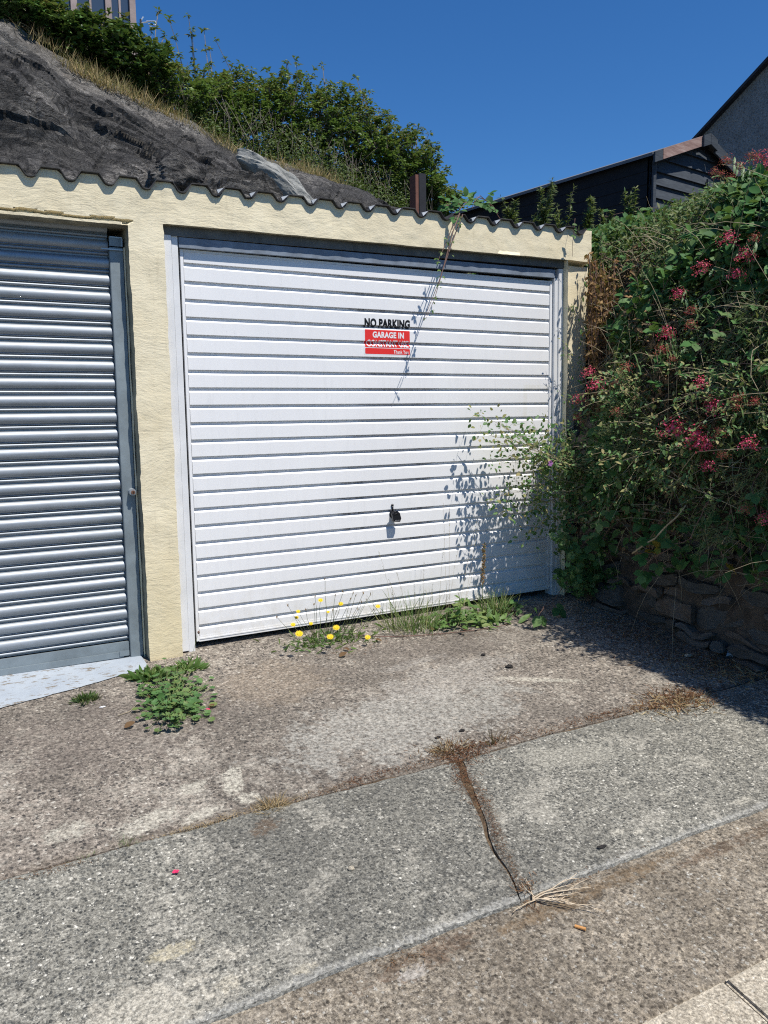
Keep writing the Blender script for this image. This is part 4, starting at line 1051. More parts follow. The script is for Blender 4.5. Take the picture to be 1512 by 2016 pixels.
# mixed ground cover clothing the bank
L = Leaves(); us = MB()
def bank_sample():
    y = rnd.uniform(-2.6, 1.6) if rnd.random() < .9 else rnd.uniform(1.6, 4.6); z = .20 + 2.28*rnd.random()**.85
    return y, z
for k in range(78000):
    y, z = bank_sample()
    if z < .42 and rnd.random() < .72: continue
    if .55 < z < 1.0 and noise.noise(Vector((y*2.4, z*2.4, 11))) > .12 and rnd.random() < .7: continue
    if y > -.66 and z < 1.0 and rnd.random() < .55: continue
    off = rnd.random()**1.5*(.13+.10*sstep(1.1,.5,z) if False else .15); x = bank_x(y, z) - off + .02
    if y > -.08 and x < 2.61: continue
    br_ = noise.noise(Vector((y*1.6, z*1.6, 7)))
    dead = (y > -.45 and z > .9 and z < 2.0 and rnd.random() < .62) or (br_ > .28 and rnd.random() < .5)
    brm = noise.noise(Vector((y*1.3+5, z*1.3, 2))) > .12
    d = Vector((rnd.gauss(-.5,.7), rnd.gauss(0,.8), rnd.gauss(-.1,.7)))
    N = Vector((-.6+rnd.gauss(0,.4), -.3+rnd.gauss(0,.4), .8))
    if dead: L.add((x,y,z), d, N, rnd.uniform(.02,.05), 0, 1)
    elif brm and rnd.random() < .55: L.add((x,y,z), d, N, rnd.uniform(.04,.08), 2, 2)
    else: L.add((x,y,z), d, N, rnd.uniform(.022,.045), 1 if rnd.random() < .55 else 0, 0 if rnd.random() < .75 else 2)
for k in range(9000):    # top of the bank and plateau
    x = rnd.uniform(2.75, 4.6); y = rnd.uniform(-2.5, 1.9)
    z = bank_top(x, y) - .10 - .5*max(0, 3.15-x) - .12*max(0,x-3.3) + rnd.random()**1.5*.16
    L.add((x,y,z), Vector((rnd.gauss(-.3,.7), rnd.gauss(-.2,.8), rnd.gauss(.4,.6))), (rnd.gauss(0,.4), -.3+rnd.gauss(0,.4), 1), rnd.uniform(.025,.05), 1 if rnd.random() < .6 else 0, 0 if rnd.random() < .6 else 2)
for k in range(3000):
    y, z = bank_sample(); x = bank_x(y, z)
    if (y > -.1 and x < 2.7) or z > 2.1: continue
    dv = Vector((rnd.gauss(-.35,.3), rnd.gauss(0,.6), rnd.gauss(0,.7)))*rnd.uniform(.12,.4)
    if y + dv.y > -.1 and x+dv.x < 2.65: continue
    us.tube(curve((x-rnd.random()*.1,y,z), Vector((x,y,z))+dv, .1, 4, .01), .0018, .0008, 3, rnd.choice((0,-1)) if False else 0, cap=False)
tag(L.build('bank_vegetation', [DIA, LANCE, tmpl_oval(.6,.1,.15)], ['olive', 'dead_bank', 'bramble', 'paleStem'], None, us), 'tangled small leaved greenery and withered stems covering the bank above the wall', 'ground cover', kind='stuff')

def trifol(L, p, d, s, m=0, t=0, n=3):
    d = Vector(d).normalized(); N = Vector((-.35+rnd.gauss(0,.25), -.45+rnd.gauss(0,.25), .85)); side = N.cross(d).normalized()
    L.add(p, d, N, s, t, m)
    L.add(p, (d*.25+side).normalized(), N+rv(.2), s*.82, t, m); L.add(p, (d*.25-side).normalized(), N+rv(.2), s*.82, t, m)
def bramble(label, canes, group='brambles', ls=(.045,.075), step=.07, yellow=0, cr=.0035):
    """canes: list of point lists"""
    root = empty('bramble', canes[0][0], label, 'bramble', group)
    tbs = []; L = Leaves()
    for c in canes:
        pts = []; 
        for a, b in zip(c, c[1:]): pts += curve(a, b, .04, 4, .006)[:-1]
        pts.append(Vector(c[-1])); tb = MB(); tbs.append(tb); tb.tube(pts, cr, .0012, 5)
        acc = 0
        for a, b in zip(pts, pts[1:]):
            acc += (b-a).length
            if acc > step:
                acc = 0; dr = Vector((rnd.gauss(-.2,.5), rnd.gauss(-.3,.5), rnd.gauss(.1,.5))).normalized(); q = b+dr*rnd.uniform(.02,.06)
                tb.tube([b, b.lerp(q,.5)+Vector((0,0,.004)), q], .0011, .0009, 3, cap=False)
                trifol(L, q, dr+Vector((0,0,-.25)), rnd.uniform(*ls), 1 if rnd.random() < yellow else 0)
    for tb in tbs: tb.build('cane', 'cane', root)
    L.build('leaves', [SERR], ['bramble', 'lemonleaf'], root); return root
def P3(px, py, Y=None, X=None, off=.06): return atY(px, py, Y) if Y is not None else (atX(px, py, X) if X is not None else bank_hit(px, py, off))
# canes over the bank, described by where they show
bramble('arching bramble with large leaves below the red flowers at mid height on the bank', [[P3(1500,560), P3(1440,600,off=.14), P3(1380,680,off=.16), P3(1350,740,off=.12)], [P3(1510,640), P3(1450,660,off=.12), P3(1400,650,off=.12)]], ls=(.05,.085), step=.05)
bramble('bramble trailing beside the top of the cream right hand pillar', [[P3(1300,520), P3(1230,560,off=.10), P3(1200,640,off=.1), P3(1230,700,off=.1)], [P3(1260,480), P3(1320,540,off=.12), P3(1290,600,off=.12)]], ls=(.045,.075), step=.05)
bramble('bramble with broad leaves low on the stone wall right of the white door', [[P3(1230,960), P3(1190,1020,off=.18), P3(1160,1060,off=.22), P3(1130,1100,off=.2)], [P3(1200,1040), P3(1140,1150,off=.22), P3(1110,1120,off=.2)]], ls=(.06,.09), step=.05)
bramble('bramble hanging over the dark stones at the right, with yellowing leaves', [[P3(1400,980), P3(1360,1060,off=.14), P3(1300,1090,off=.16), P3(1260,1130,off=.14)], [P3(1440,1000), P3(1420,1080,off=.12), P3(1425,1110,off=.12)], [P3(1320,1000), P3(1280,1060,off=.16), P3(1275,1120,off=.14)]], ls=(.045,.08), step=.055, yellow=.22)
bramble('bramble tangle at the right edge of the picture above the stones', [[P3(1512,900), P3(1480,960,off=.14), P3(1500,1040,off=.14), P3(1460,1080,off=.14)], [P3(1512,760), P3(1490,720,off=.12), P3(1440,720,off=.14)]], ls=(.045,.075), step=.05)
bramble('bramble sprawling along the crest of the bank below the shed', [[P3(1180,430,Y=.9), P3(1240,420,Y=.7), P3(1300,410,Y=.5), P3(1380,400,Y=.1)], [P3(1340,420,Y=.3), P3(1420,430,off=.1), P3(1480,450,off=.1)], [P3(1200,470,Y=.4), P3(1260,490,Y=.1), P3(1330,470,off=.1)]], ls=(.04,.065), step=.045)
bramble('bramble with pointed leaves draped on the bank right of the lintel end', [[P3(1180,500,Y=.1), P3(1240,540,off=.1), P3(1280,640,off=.12), P3(1300,760,off=.12)], [P3(1360,480), P3(1420,560,off=.12), P3(1330,620,off=.12)], [P3(1450,480), P3(1490,600,off=.12)]], ls=(.045,.075), step=.045)
bramble('thin bramble runner at the foot of the white door near its right corner', [[P3(1130,1130,Y=-.25), P3(1085,1190,Y=-.35), P3(1062,1208,Y=-.45)]], ls=(.07,.085), step=.30, cr=.0025)
g = Leaves(); rt = empty('bramble', P3(1060,1215,Y=-.48), 'single three part bramble leaf standing clear of the ground near the door corner', 'bramble', 'brambles')
for (a, b, s_) in (((1058,1208),(1052,1192),.060),((1062,1214),(1045,1245),.075),((1062,1214),(1082,1238),.075)):
    p0 = P3(*a, Y=-.5); p1 = P3(*b, Y=-.53); g.add(p0, p1-p0, (-.2,-.6,.8), s_, 0, 0)
tb = MB(); tb.tube([P3(1080,1185,Y=-.3), P3(1070,1195,Y=-.42), P3(1060,1212,Y=-.5)], .0015, .001, 4); tb.build('cane', 'cane', rt); g.build('leaves', [SERR], ['bramble'], rt)
# bramble at the roof edge and the vine falling over the fascia
bramble('leafy bramble spilling over the corrugated roof edge above the vine', [[P3(975,412,Y=1.0), P3(930,395,Y=.3), P3(900,425,Y=-.1), P3(885,405,Y=.1)], [P3(990,440,Y=.6), P3(945,385,Y=.2), P3(930,410,Y=0)], [P3(980,420,Y=.6), P3(910,400,Y=.2), P3(870,410,Y=.1)]], ls=(.04,.065), step=.04)
vn = empty('trailing_vine', P3(905,425,Y=-.11), 'thin leafy vine hanging from the roof edge in front of the white door', 'vine', None)
tb = MB(); L = Leaves()
v1 = [P3(905,420,Y=-.115), P3(892,455,Y=-.16), P3(880,500,Y=-.19), P3(868,545,Y=-.21), P3(855,590,Y=-.225), P3(838,628,Y=-.235)]
v2 = [P3(898,425,Y=-.115), P3(882,470,Y=-.14), P3(866,505,Y=-.15), P3(862,515,Y=-.15)]
v3 = [P3(911,422,Y=-.115), P3(893,470,Y=-.14), P3(874,525,Y=-.16), P3(862,560,Y=-.19), P3(840,615,Y=-.20), P3(833,632,Y=-.20)]
for v, r in ((v1,.004),(v2,.003),(v3,.0035)): tb.tube(v, r, .001, 5)
for v in (v1, v2, v3):
    for a, b in zip(v, v[1:]):
        for q in range(1 if rnd.random() < .5 else 2):
            p = a.lerp(b, rnd.random()); d = Vector((rnd.gauss(0,.8), rnd.gauss(-.2,.2), rnd.gauss(-.5,.4))); trifol(L, p+d*.015, d, rnd.uniform(.013,.027))
tb.build('stem', 'cane', vn); L.build('leaves', [tmpl_oval(.5,.1,.15)], ['weed'], vn)
vn = empty('trailing_vine', P3(1130,430,Y=-.1), 'short sprig hanging over the lintel at its right end', 'vine', None)
tb = MB(); L = Leaves(); tb.tube([P3(1132,430,Y=-.11), P3(1130,455,Y=-.13), P3(1127,480,Y=-.12), P3(1127,505,Y=-.10)], .0018, .001, 4)
for k in range(7): d = Vector((rnd.gauss(0,.8), -.2, rnd.gauss(-.3,.4))); L.add(P3(1130+rnd.uniform(-5,5), 445+rnd.uniform(-10,22), Y=-.13), d, (0,-1,.4), rnd.uniform(.02,.035))
tb.build('stem', 'cane', vn); L.build('leaves', [OVAL], ['bramble'], vn)

# thin weed climbing in front of the right-hand cream pillar
wc = empty('climbing_weed', P3(1140,900,Y=-.12), 'wiry small leaved weed growing up in front of the right hand cream pillar', 'weed')
tb = MB(); L = Leaves()
for c in ([(1150,900,-.15),(1140,800,-.14),(1125,720,-.12),(1105,665,-.1)], [(1160,860,-.18),(1160,790,-.16),(1145,690,-.14),(1135,620,-.10),(1128,604,-.09),(1115,606,-.09)], [(1165,800,-.15),(1158,740,-.13),(1130,700,-.12),(1100,690,-.1)], [(1150,850,-.15),(1115,790,-.2),(1095,760,-.2)]):
    pts = [P3(a, b, Y=y) for a, b, y in c]; tb.tube(pts, .0018, .0008, 4)
    for a, b in zip(pts, pts[1:]):
        for q in range(9):
            p = a.lerp(b, rnd.random()); d = rv(); d.y = -abs(d.y)*.5; L.add(p+d*.02, d, (rnd.gauss(0,.4),-1,.4), rnd.uniform(.01,.022), 0, 0 if rnd.random() < .6 else 1)
for k in range(9):
    x_, y_ = rnd.choice(((1150,640),(1115,760),(1135,745),(1128,800),(1145,590),(1153,560))); d = rv(); d.y = -.4; L.add(P3(x_+rnd.uniform(-6,6), y_+rnd.uniform(-8,8), Y=-.15), d, (0,-1,.5), rnd.uniform(.03,.05), 0, 0)
tb.build('stem', 'paleStem', wc); L.build('leaves', [OVAL], ['bramble', 'seedpod'], wc)

# withered brown growth on the right of the pillar
dv = empty('dead_climber', P3(1165,600,Y=-.02), 'withered brown climber hanging beside the right hand cream pillar', 'dead plant')
tb = MB(); L = Leaves()
for k in range(60):
    px = rnd.uniform(1158, 1215); y0 = rnd.uniform(500, 640); p0 = P3(px, y0, Y=rnd.uniform(-.22, -.04)); p1 = P3(px+rnd.uniform(-8,15), y0+rnd.uniform(60,170), Y=rnd.uniform(-.3,-.08))
    c_ = curve(p0, p1, 0, 5, .012); tb.tube(c_, .0022, .001, 3, cap=False)
    for q in c_:
        for j in range(4): L.add(q+rv(.015), rv()+Vector((0,0,-.8)), rv(), rnd.uniform(.015,.042))
tb.build('stem', 'cane', dv); L.build('leaves', [OVAL], ['deadleaf'], dv)

# red valerian plants
def flowerhead(c, r, faded=False, n=150):
    L = Leaves()
    for k in range(n):
        d = rv(); d.z = d.z if d.z > -.6 else -d.z; p = c + Vector((d.x*r*1.2, d.y*r*1.2, d.z*r*1.0 - .25*r*abs(d.x)))*rnd.uniform(.35, 1.3)
        nn = (d+rv(.5)); t = nn.cross(rv()); L.add(p - t.normalized()*r*.08, t, nn, r*rnd.uniform(.18,.30))
    return L
def valerian(label, heads, base_px, faded=False, nleaf=40, off0=.05):
    root = empty('valerian', P3(*base_px, off=0), label, 'valerian', 'red valerian plants on the bank')
    b = P3(*base_px, off=0); tb = MB(); L = Leaves()
    for (px, py, rpx) in heads:
        c = P3(px, py, off=.20+.06*rnd.random()) if py > 380 else P3(px, py, Y=b.y)
        sb0 = b if (c-b).length < .45 else c + (b-c).normalized()*.4 + Vector((.05,0,-.1))
        dist = (c-CAM).length; r = rpx/FPX*dist; sb_ = sb0 + rv(.04)
        path = curve(sb_, c, .08, 6, .008); tb.tube(path, .0024, .0013, 4)
        for a, q in zip(path[1:], path[2:]):
            for s_ in (1,-1):
                d = (q-a).normalized().cross(Vector((0,-1,.3)))*s_ + Vector((0,-.2,.1)); L.add(a, d, (rnd.gauss(0,.3),-.6,.8), rnd.uniform(.035,.06))
        for q in range(12):
            e = c + Vector((rnd.gauss(0,r*.5), rnd.gauss(0,r*.5), 0)); tb.tube([path[-2].lerp(path[-1],.5), e], .0009, .0006, 3, cap=False)
        flowerhead(c, r).build('flower_head', [tmpl_diamond(.8,.1)], ['fadedred' if rpx < 12 else 'crimson'], root)
    for k in range(nleaf): L.add(b+rv(.12)*rnd.random()+Vector((-.05,0,0)), rv()+Vector((-.5,-.3,0)), (-.4,-.4,.8), rnd.uniform(.035,.06))
    tb.build('stem', 'stem', root); L.build('leaves', [LANC2], ['valleaf'], root)
valerian('red valerian with the two largest crimson heads, at mid height on the bank', [(1325,846,21),(1368,864,22),(1390,876,16),(1393,918,12),(1380,838,8)], (1450,890))
valerian('red valerian with round heads just above the two largest ones', [(1380,757,15),(1403,803,18),(1396,783,10),(1452,784,11),(1450,802,8)], (1490,810))
valerian('red valerian at the right edge below middle height', [(1473,873,15),(1418,852,11),(1425,897,9),(1486,792,10)], (1512,860))
valerian('red valerian nearest the cream pillar at mid height', [(1160,735,12),(1172,760,14),(1140,785,12),(1212,755,9),(1136,824,9)], (1230,830))
valerian('red valerian scattered right of the withered brown climber, below the bright and faded pair', [(1312,657,13),(1303,690,11),(1232,724,11),(1325,708,8),(1214,812,10)], (1360,700))
valerian('red valerian with scattered heads high on the bank at right', [(1435,470,14),(1468,502,14),(1450,540,12),(1383,530,14),(1486,468,9),(1360,640,10)], (1490,560))
valerian('red valerian with one bright and one faded head above the brown patch', [(1338,580,12),(1362,612,9)], (1390,620), nleaf=20)
valerian('red valerian low at the right edge over the stone wall', [(1465,1003,10),(1508,1022,13)], (1512,960), nleaf=20)
valerian('red valerian on the skyline at the top right corner', [(1432,317,10),(1500,312,13),(1480,308,10),(1510,330,13),(1455,330,9)], (1480,370), nleaf=50)
valerian('red valerian peeping up in front of the shed gable', [(1418,345,9),(1405,338,7),(1440,352,8)], (1410,400), nleaf=20)
# olive seed sprays (valerian gone over)
def spray(label, cx, cy, w, h, n, base):
    root = empty('seeding_weed', P3(*base, off=0), label, 'weed', 'weeds gone to seed on the bank'); tb = MB(); L = Leaves(); b = P3(*base, off=0)
    for k in range(n):
        c = P3(cx+rnd.gauss(0,w), cy+rnd.gauss(0,h), off=rnd.uniform(.08,.2))
        if (c-b).length > .5: continue
        path = curve(b+rv(.03), c, .08, 5, .01); tb.tube(path, .0016, .0008, 3, cap=False)
        for q in range(10):
            e = c + rv(.035); tb.tube([path[-2].lerp(c,rnd.random()), e], .0008, .0005, 3, cap=False); L.add(e, rv(), rv(), rnd.uniform(.008,.018))
    tb.build('stem', 'stem', root); L.build('seed_heads', [LANCE], ['seedpod'], root)
spray('feathery olive seed sprays at the right edge above the stones', 1460, 950, 30, 30, 26, (1512,940))
spray('feathery olive seed sprays over the wall at lower right', 1410, 1060, 28, 22, 20, (1480,1040))
spray('feathery olive seed sprays in the middle of the bank', 1260, 860, 45, 35, 34, (1330,900))
spray('feathery olive seed sprays at the upper right of the bank', 1470, 620, 30, 40, 24, (1512,650))
spray('feathery olive seed sprays beside the brown withered patch', 1200, 900, 35, 30, 30, (1280,920))

# sprawling mallow bush in front of the door's lower right corner
mw = empty('sprawling_mallow', P3(1140,1120,Y=-.3), 'sprawling small leaved bush with pale stems leaning across the lower right of the white door', 'bush')
tb = MB(); L = Leaves(); b0 = P3(1190,960,Y=-.36)
ends = [(935,815,-.40),(945,850,-.40),(960,870,-.42),(985,830,-.38),(1010,860,-.4),(1040,840,-.36),(1060,870,-.38),(1000,900,-.42),(970,910,-.42),(1030,930,-.42),(1000,950,-.42),(965,985,-.42),(985,1010,-.40),(1045,960,-.45),(1070,990,-.45),(1060,1030,-.42),(1090,900,-.4),(1110,860,-.38),(1120,920,-.42),(1020,1005,-.42),(1100,960,-.45),(1130,1000,-.45),(1090,1040,-.45),(1070,940,-.42),(1050,900,-.40),(1150,880,-.42),(1080,830,-.3),(1030,1060,-.40),(1180,900,-.45),(1200,940,-.5),(1160,940,-.5),(1220,900,-.5),(1140,830,-.35)]
for (px, py, Y) in ends:
    e = P3(px, py, Y=max(-.5, -.13-.00085*(px-930))+rnd.uniform(-.05,.04)); m1 = b0.lerp(e,.5)+Vector((rnd.gauss(0,.04), rnd.gauss(-.05,.05), rnd.gauss(.02,.03))); pts = curve(b0+rv(.06), m1, .03, 4, .01)[:-1]+curve(m1, e, .03, 6, .012)
    tb.tube(pts, .003, .0008, 4)
    for j in range(3, len(pts)):
        for q in range(11):
            d = rv(); d.y -= .3; s0 = pts[j]+rv(.025); e2 = s0 + d*rnd.uniform(.02,.07)
            if q < 3: tb.tube([pts[j], e2], .0008, .0005, 3, cap=False)
            L.add(e2, d, (rnd.gauss(0,.5),-.7,.7), rnd.uniform(.014,.036), 0, 0 if rnd.random() < .72 else 1)
tb.build('stem', 'paleStem', mw); L.build('leaves', [tmpl_oval(.6,.12,.15)], ['mallow', 'seedpod'], mw)
for (px, py) in ((1083,912),): 
    Lf = Leaves(); c = P3(px, py, Y=-.48)
    for k in range(5): a = k*1.257; d = Vector((math.cos(a), -.3, math.sin(a))); Lf.add(c, d, (0,-1,.2), .020)
    Lf.build('flower', [ROUND], ['mauve'], mw)
sp_specs = [('leaning seeding stems jutting from the bank above the blue plastic scrap', 1400, 905, 34), ('leaning seeding stems jutting from the middle of the lower bank', 1290, 930, 34), ('leaning seeding stems jutting from the bank beside the sprawling bush', 1215, 985, 16), ('leaning seeding stems jutting from the bank at the right edge', 1490, 800, 30), ('leaning seeding stems jutting from the bank at mid height', 1260, 800, 18)]
for (lb, px, py, n_) in sp_specs:
    root = empty('leaning_stems', P3(px, py, off=0), lb, 'weed', 'stems jutting from the bank'); tb = MB(); L = Leaves(); b = P3(px, py, off=0)
    for k in range(n_):
        e = b + Vector((-rnd.uniform(.08,.42), rnd.gauss(0,.22), rnd.uniform(-.16,.20))); path = curve(b+rv(.05), e, .12, 6, .01); tb.tube(path, .0018, .0007, 3, cap=False)
        for j in range(2, 7):
            for q in range(5): d = rv(); L.add(path[j]+rv(.018), d, (rnd.gauss(-.3,.4),-.4,.8), rnd.uniform(.014,.034), 0, rnd.choice((0,0,1)))
    tb.build('stem', 'paleStem', root); L.build('leaves', [tmpl_oval(.5,.1,.15)], ['mallow', 'seedpod'], root)
# lower dark leafy growth against the pillar foot
lw = empty('corner_weed', P3(1150,1170,Y=-.25), 'leafy green weed filling the corner between door frame and stone wall', 'weed')
tb = MB(); L = Leaves(); b0 = P3(1160,1165,Y=-.25)
for k in range(46):
    e = P3(rnd.uniform(1085,1235), rnd.uniform(1040,1165), Y=-.25-rnd.uniform(0,.25)); pts = curve(b0+rv(.07), e, .06, 4, .01); tb.tube(pts, .0018, .0008, 3, cap=False)
    for j in range(1, 5):
        for q in range(4): d = rv(); d.y -= .3; L.add(pts[j]+rv(.02), d, (rnd.gauss(-.2,.4),-.5,.8), rnd.uniform(.02,.042))
tb.build('stem', 'stem', lw); L.build('leaves', [LOBE], ['mallow'], lw)

# long pale canes crossing the dark hollow of the bank
for (lb, pts, r) in (('long pale bare stem arching over the dark hollow at right', [(1512,880,.1),(1440,885,.2),(1370,890,.22),(1335,940,.2),(1318,925,.2)], .0028),
                 ('thick pale cane slanting above the bare stones', [(1245,1090,.2),(1290,1060,.2),(1330,1020,.18),(1350,995,.14)], .0055),
                 ('pale looping stem near the top of the leafy patch at right', [(1512,672,.08),(1482,690,.16),(1478,740,.16),(1500,790,.14)], .0024),
                 ('long straight pale stem low on the right', [(1310,935,.2),(1360,960,.2),(1450,1000,.14),(1512,1030,.08)], .0022)):
    o = MB(); pp_ = [P3(a, b, off=c) for a, b, c in pts]; oo = []
    for a, b in zip(pp_, pp_[1:]): oo += curve(a, b, .03, 3, .004)[:-1]
    oo.append(pp_[-1]); o.tube(oo, r, r*.6, 6); tag(o.build('bare_stem', 'paleStem', None, True), lb, 'stem', 'bare stems on the bank')

# tall weeds on the skyline behind the roof
def tallweed(label, px, ty, by, Y, w=.075, n=190, mat='olive'):
    t = P3(px, ty, Y=Y); b = P3(px+rnd.uniform(-4,4), by, Y=Y); b.z -= .1; root = empty('tall_weed', b, label, 'weed', 'tall weeds behind the roof'); tb = MB(); L = Leaves()
    for s_ in range(3):
        tt = t + Vector((rnd.gauss(0,w*.8), rnd.gauss(0,w), -rnd.uniform(0,.12)*s_)); pts = curve(b+rv(.02), tt, 0, 7, .008); tb.tube(pts, .003, .001, 4)
        for q in range(n):
            f = rnd.random(); j = min(6, int(f*7)); p = pts[j].lerp(pts[j+1], f*7-j); d = rv(); d.z = abs(d.z)*.8; L.add(p, d, (rnd.gauss(0,.5),-.5,1), rnd.uniform(.035,.065)*(1.15-.5*f))
    tb.build('stem', 'paleStem', root); L.build('leaves', [LANC2], [mat], root)
tallweed('slender spire weed standing before the shed, leftmost tall one', 1065, 365, 445, .9)
tallweed('bushy tall weed right of the slender spire, before the shed wall', 1108, 370, 450, .85, .10, 110)
tallweed('tall weed with drooping tips before the middle of the shed wall', 1150, 388, 450, .8, .06)
tallweed('short pale weed near the shed corner', 1205, 405, 455, .7, .07)
tallweed('taller pointed weed just left of the shed corner', 1243, 372, 450, .7, .05)
tallweed('low bushy weed above the roof end', 1035, 388, 440, .9, .10, 90)
tallweed('weed just left of the black shed, over the roof', 1005, 398, 430, .9, .06)

# ------------------------------------------------------------------ WEEDS ON THE FORECOURT
def ptG(px, py): p = onG(px, py); return Vector((p.x, p.y, surf(p.x, p.y)+(.001 if p.y > -1.53 else .0045 if p.y > -2.27 else -.011)))
# round leaved mallow plant
b = ptG(335, 1400); mp_ = empty('mallow_plant', b, 'round leaved mallow clump on the concrete below the middle cream pillar', 'weed'); L = Leaves(); tb = MB()
for k in range(360):
    px = rnd.gauss(338, 36); py = rnd.gauss(1385, 30)
    if not (272 < px < 418 and 1312 < py < 1443): continue
    if px < 300 and py < 1340: continue
    q = ptG(px, py); h = .012+.05*math.exp(-((px-335)/45)**2)*rnd.random(); q = q + Vector((0,0,h)); d = Vector((q.x-b.x, q.y-b.y, 0)) + rv(.08)
    tb.tube([b + (q-b)*.4*Vector((1,1,0)).length*.5 if False else b.lerp(q,.35), q], .0014, .001, 3, cap=False); d.z *= .2
    L.add(q, d, (rnd.gauss(0,.25), -.25+rnd.gauss(0,.25), 1), rnd.uniform(.018,.034), 0, 0 if rnd.random() < .9 else 1)
tb.build('stem', 'stem', mp_); L.build('leaves', [LOBE7], ['mallow', 'weed'], mp_)
def tuft(label, px, py, rad, h, n, mats=('grass',), tm=None, spread=.6, cat='weed', name='weed_tuft', group='small weeds on the concrete', extra=None):
    b = ptG(px, py); root = empty(name, b, label, cat, group); L = Leaves()
    for k in range(n):
        o = Vector((rnd.gauss(0,rad*.5), rnd.gauss(0,rad*.35), 0)); p = b+o; p.z = surf(p.x, p.y)
        d = Vector((o.x/rad*spread+rnd.gauss(0,.3*spread), o.y/rad*spread+rnd.gauss(0,.3*spread), 1)); L.add(p, d, (rnd.gauss(0,1), rnd.gauss(0,1), .1), h*rnd.uniform(.4,1), 0, rnd.randrange(len(mats)))
    L.build('blades', [tm or tmpl_blade(.05,.35)], list(mats), root); return root
tuft('small leafy green weed at the left of the round leaved clump, against the pillar', 297, 1332, .06, .06, 150, ('weed',), tmpl_oval(.4,.08,.4), 1.6)
tuft('low dandelion like rosette at the foot of the white door frame', 372, 1318, .05, .07, 90, ('weed',), tmpl_oval(.24,.05,.3), 1.5)
sd_ = empty('seed_stalk', ptG(372,1325), 'single thin stalk with a round seed head before the white door frame', 'weed stalk'); tb = MB(); e = P3(391,1245,Y=-.24); tb.tube([ptG(372,1322), P3(378,1290,Y=-.25), e], .0013, .0008, 4); tb.build('stem', 'stem', sd_)
tb = MB(); tb.ball(e, .008, 8, sq=(.8,.8,1)); tb.build('seed_head', 'cane', sd_)
tb = MB(); sd_ = empty('seed_stalk', ptG(350,1345), 'pair of dark thin bare stalks left of the single seed stalk', 'weed stalk'); tb.tube([ptG(352,1350), P3(350,1325,Y=-.35), P3(348,1300,Y=-.35)], .0013, .0007, 4); tb.tube([ptG(356,1350), P3(372,1330,Y=-.42)], .0013, .0007, 4); tb.build('stem', 'cane', sd_)
tuft('tiny grey green weed at the edge of the grey painted threshold', 170, 1378, .05, .035, 160, ('under',), tmpl_oval(.3,.05,.3), 1.2)
tuft('tiny green weed in the slab joint, the larger of the pair at left', 250, 1662, .035, .022, 70, ('weed',), None, 1.5)
tuft('tiny green weed in the slab joint, furthest to the left', 170, 1690, .03, .018, 55, ('weed',), None, 1.5)
# yellow hawkweed
b = ptG(640, 1268); hk = empty('hawkweed', b, 'yellow flowered hawkweed with thin stalks growing before the white door', 'wildflower'); L = Leaves(); tb = MB(); F_ = Leaves(); Bd = Leaves()
for k in range(300):
    px = rnd.gauss(645, 44); py = 1262 + (px-640)*-.14 + rnd.gauss(0,9)
    q = ptG(px, py); L.add(q, Vector((rnd.gauss(0,.8), rnd.gauss(-.2,.6), rnd.uniform(.0,.7))), rv(), rnd.uniform(.02,.055), 0, 0 if rnd.random() < .75 else 1)
flw = [(589,1248,8),(589,1231,6),(577,1231,5),(573,1210,0),(650,1236,7),(663,1237,0),(573,1175,0),(610,1215,0),(670,1189,6),(744,1194,6),(724,1254,6),(632,1182,5),(660,1256,0),(646,1252,7),(585,1203,5),(612,1231,4)]
heads = [(589,1248,9),(577,1230,6),(650,1254,8),(662,1236,8),(671,1189,6),(744,1194,6),(724,1255,7),(631,1182,6),(584,1216,5),(587,1204,5),(612,1228,5),(646,1205,4),
         (567,1192,0),(640,1140,0),(660,1172,0),(676,1165,0),(690,1178,0),(700,1172,0),(712,1185,0),(722,1180,0),(730,1170,0),(735,1200,0),(750,1205,0),(655,1200,0),(618,1190,0),(602,1200,0),(695,1168,0),(715,1168,0),(545,1215,0),(620,1175,0),(685,1215,0),(705,1200,0)]
heads_y = []
for (px, py, r) in heads:
    Y = -.30 + rnd.uniform(-.07,.06); e = P3(px, py, Y=Y); s0 = ptG(640+(px-640)*.45+rnd.uniform(-12,12), 1266-(px-640)*.06)
    tb.tube(curve(s0, e, 0, 4, .006), .0015, .0009, 4, cap=False)
    if r:
        rr = r/FPX*(e-CAM).length*.95; fb = Leaves(); vd = (CAM-e).normalized(); nrm = Vector((vd.x*.5, vd.y*.6, .8)).normalized(); t1 = nrm.cross(Vector((1,0,0))).normalized(); t2 = nrm.cross(t1)
        for ring, (k_, l_) in enumerate(((16, 1), (12, .65))):
            for k in range(k_): a = 6.283*(k+ring*.5)/k_; fb.add(e+nrm*.001*ring, t1*math.cos(a)+t2*math.sin(a)+nrm*(.15+.25*ring), nrm, rr*l_)
        fb.build('flower', [tmpl_oval(.32,.03,.0)], ['yellow'], hk)
    else:
        for k in range(5): Bd.add(e-Vector((0,0,.008)), Vector((rnd.gauss(0,.2), rnd.gauss(0,.2), 1)), rv(), rnd.uniform(.010,.022))
tb.build('stem', 'stem', hk); L.build('leaves', [tmpl_oval(.22,.05,.3)], ['weed', 'under'], hk); Bd.build('bud', [LANCE], ['brownseed'], hk)
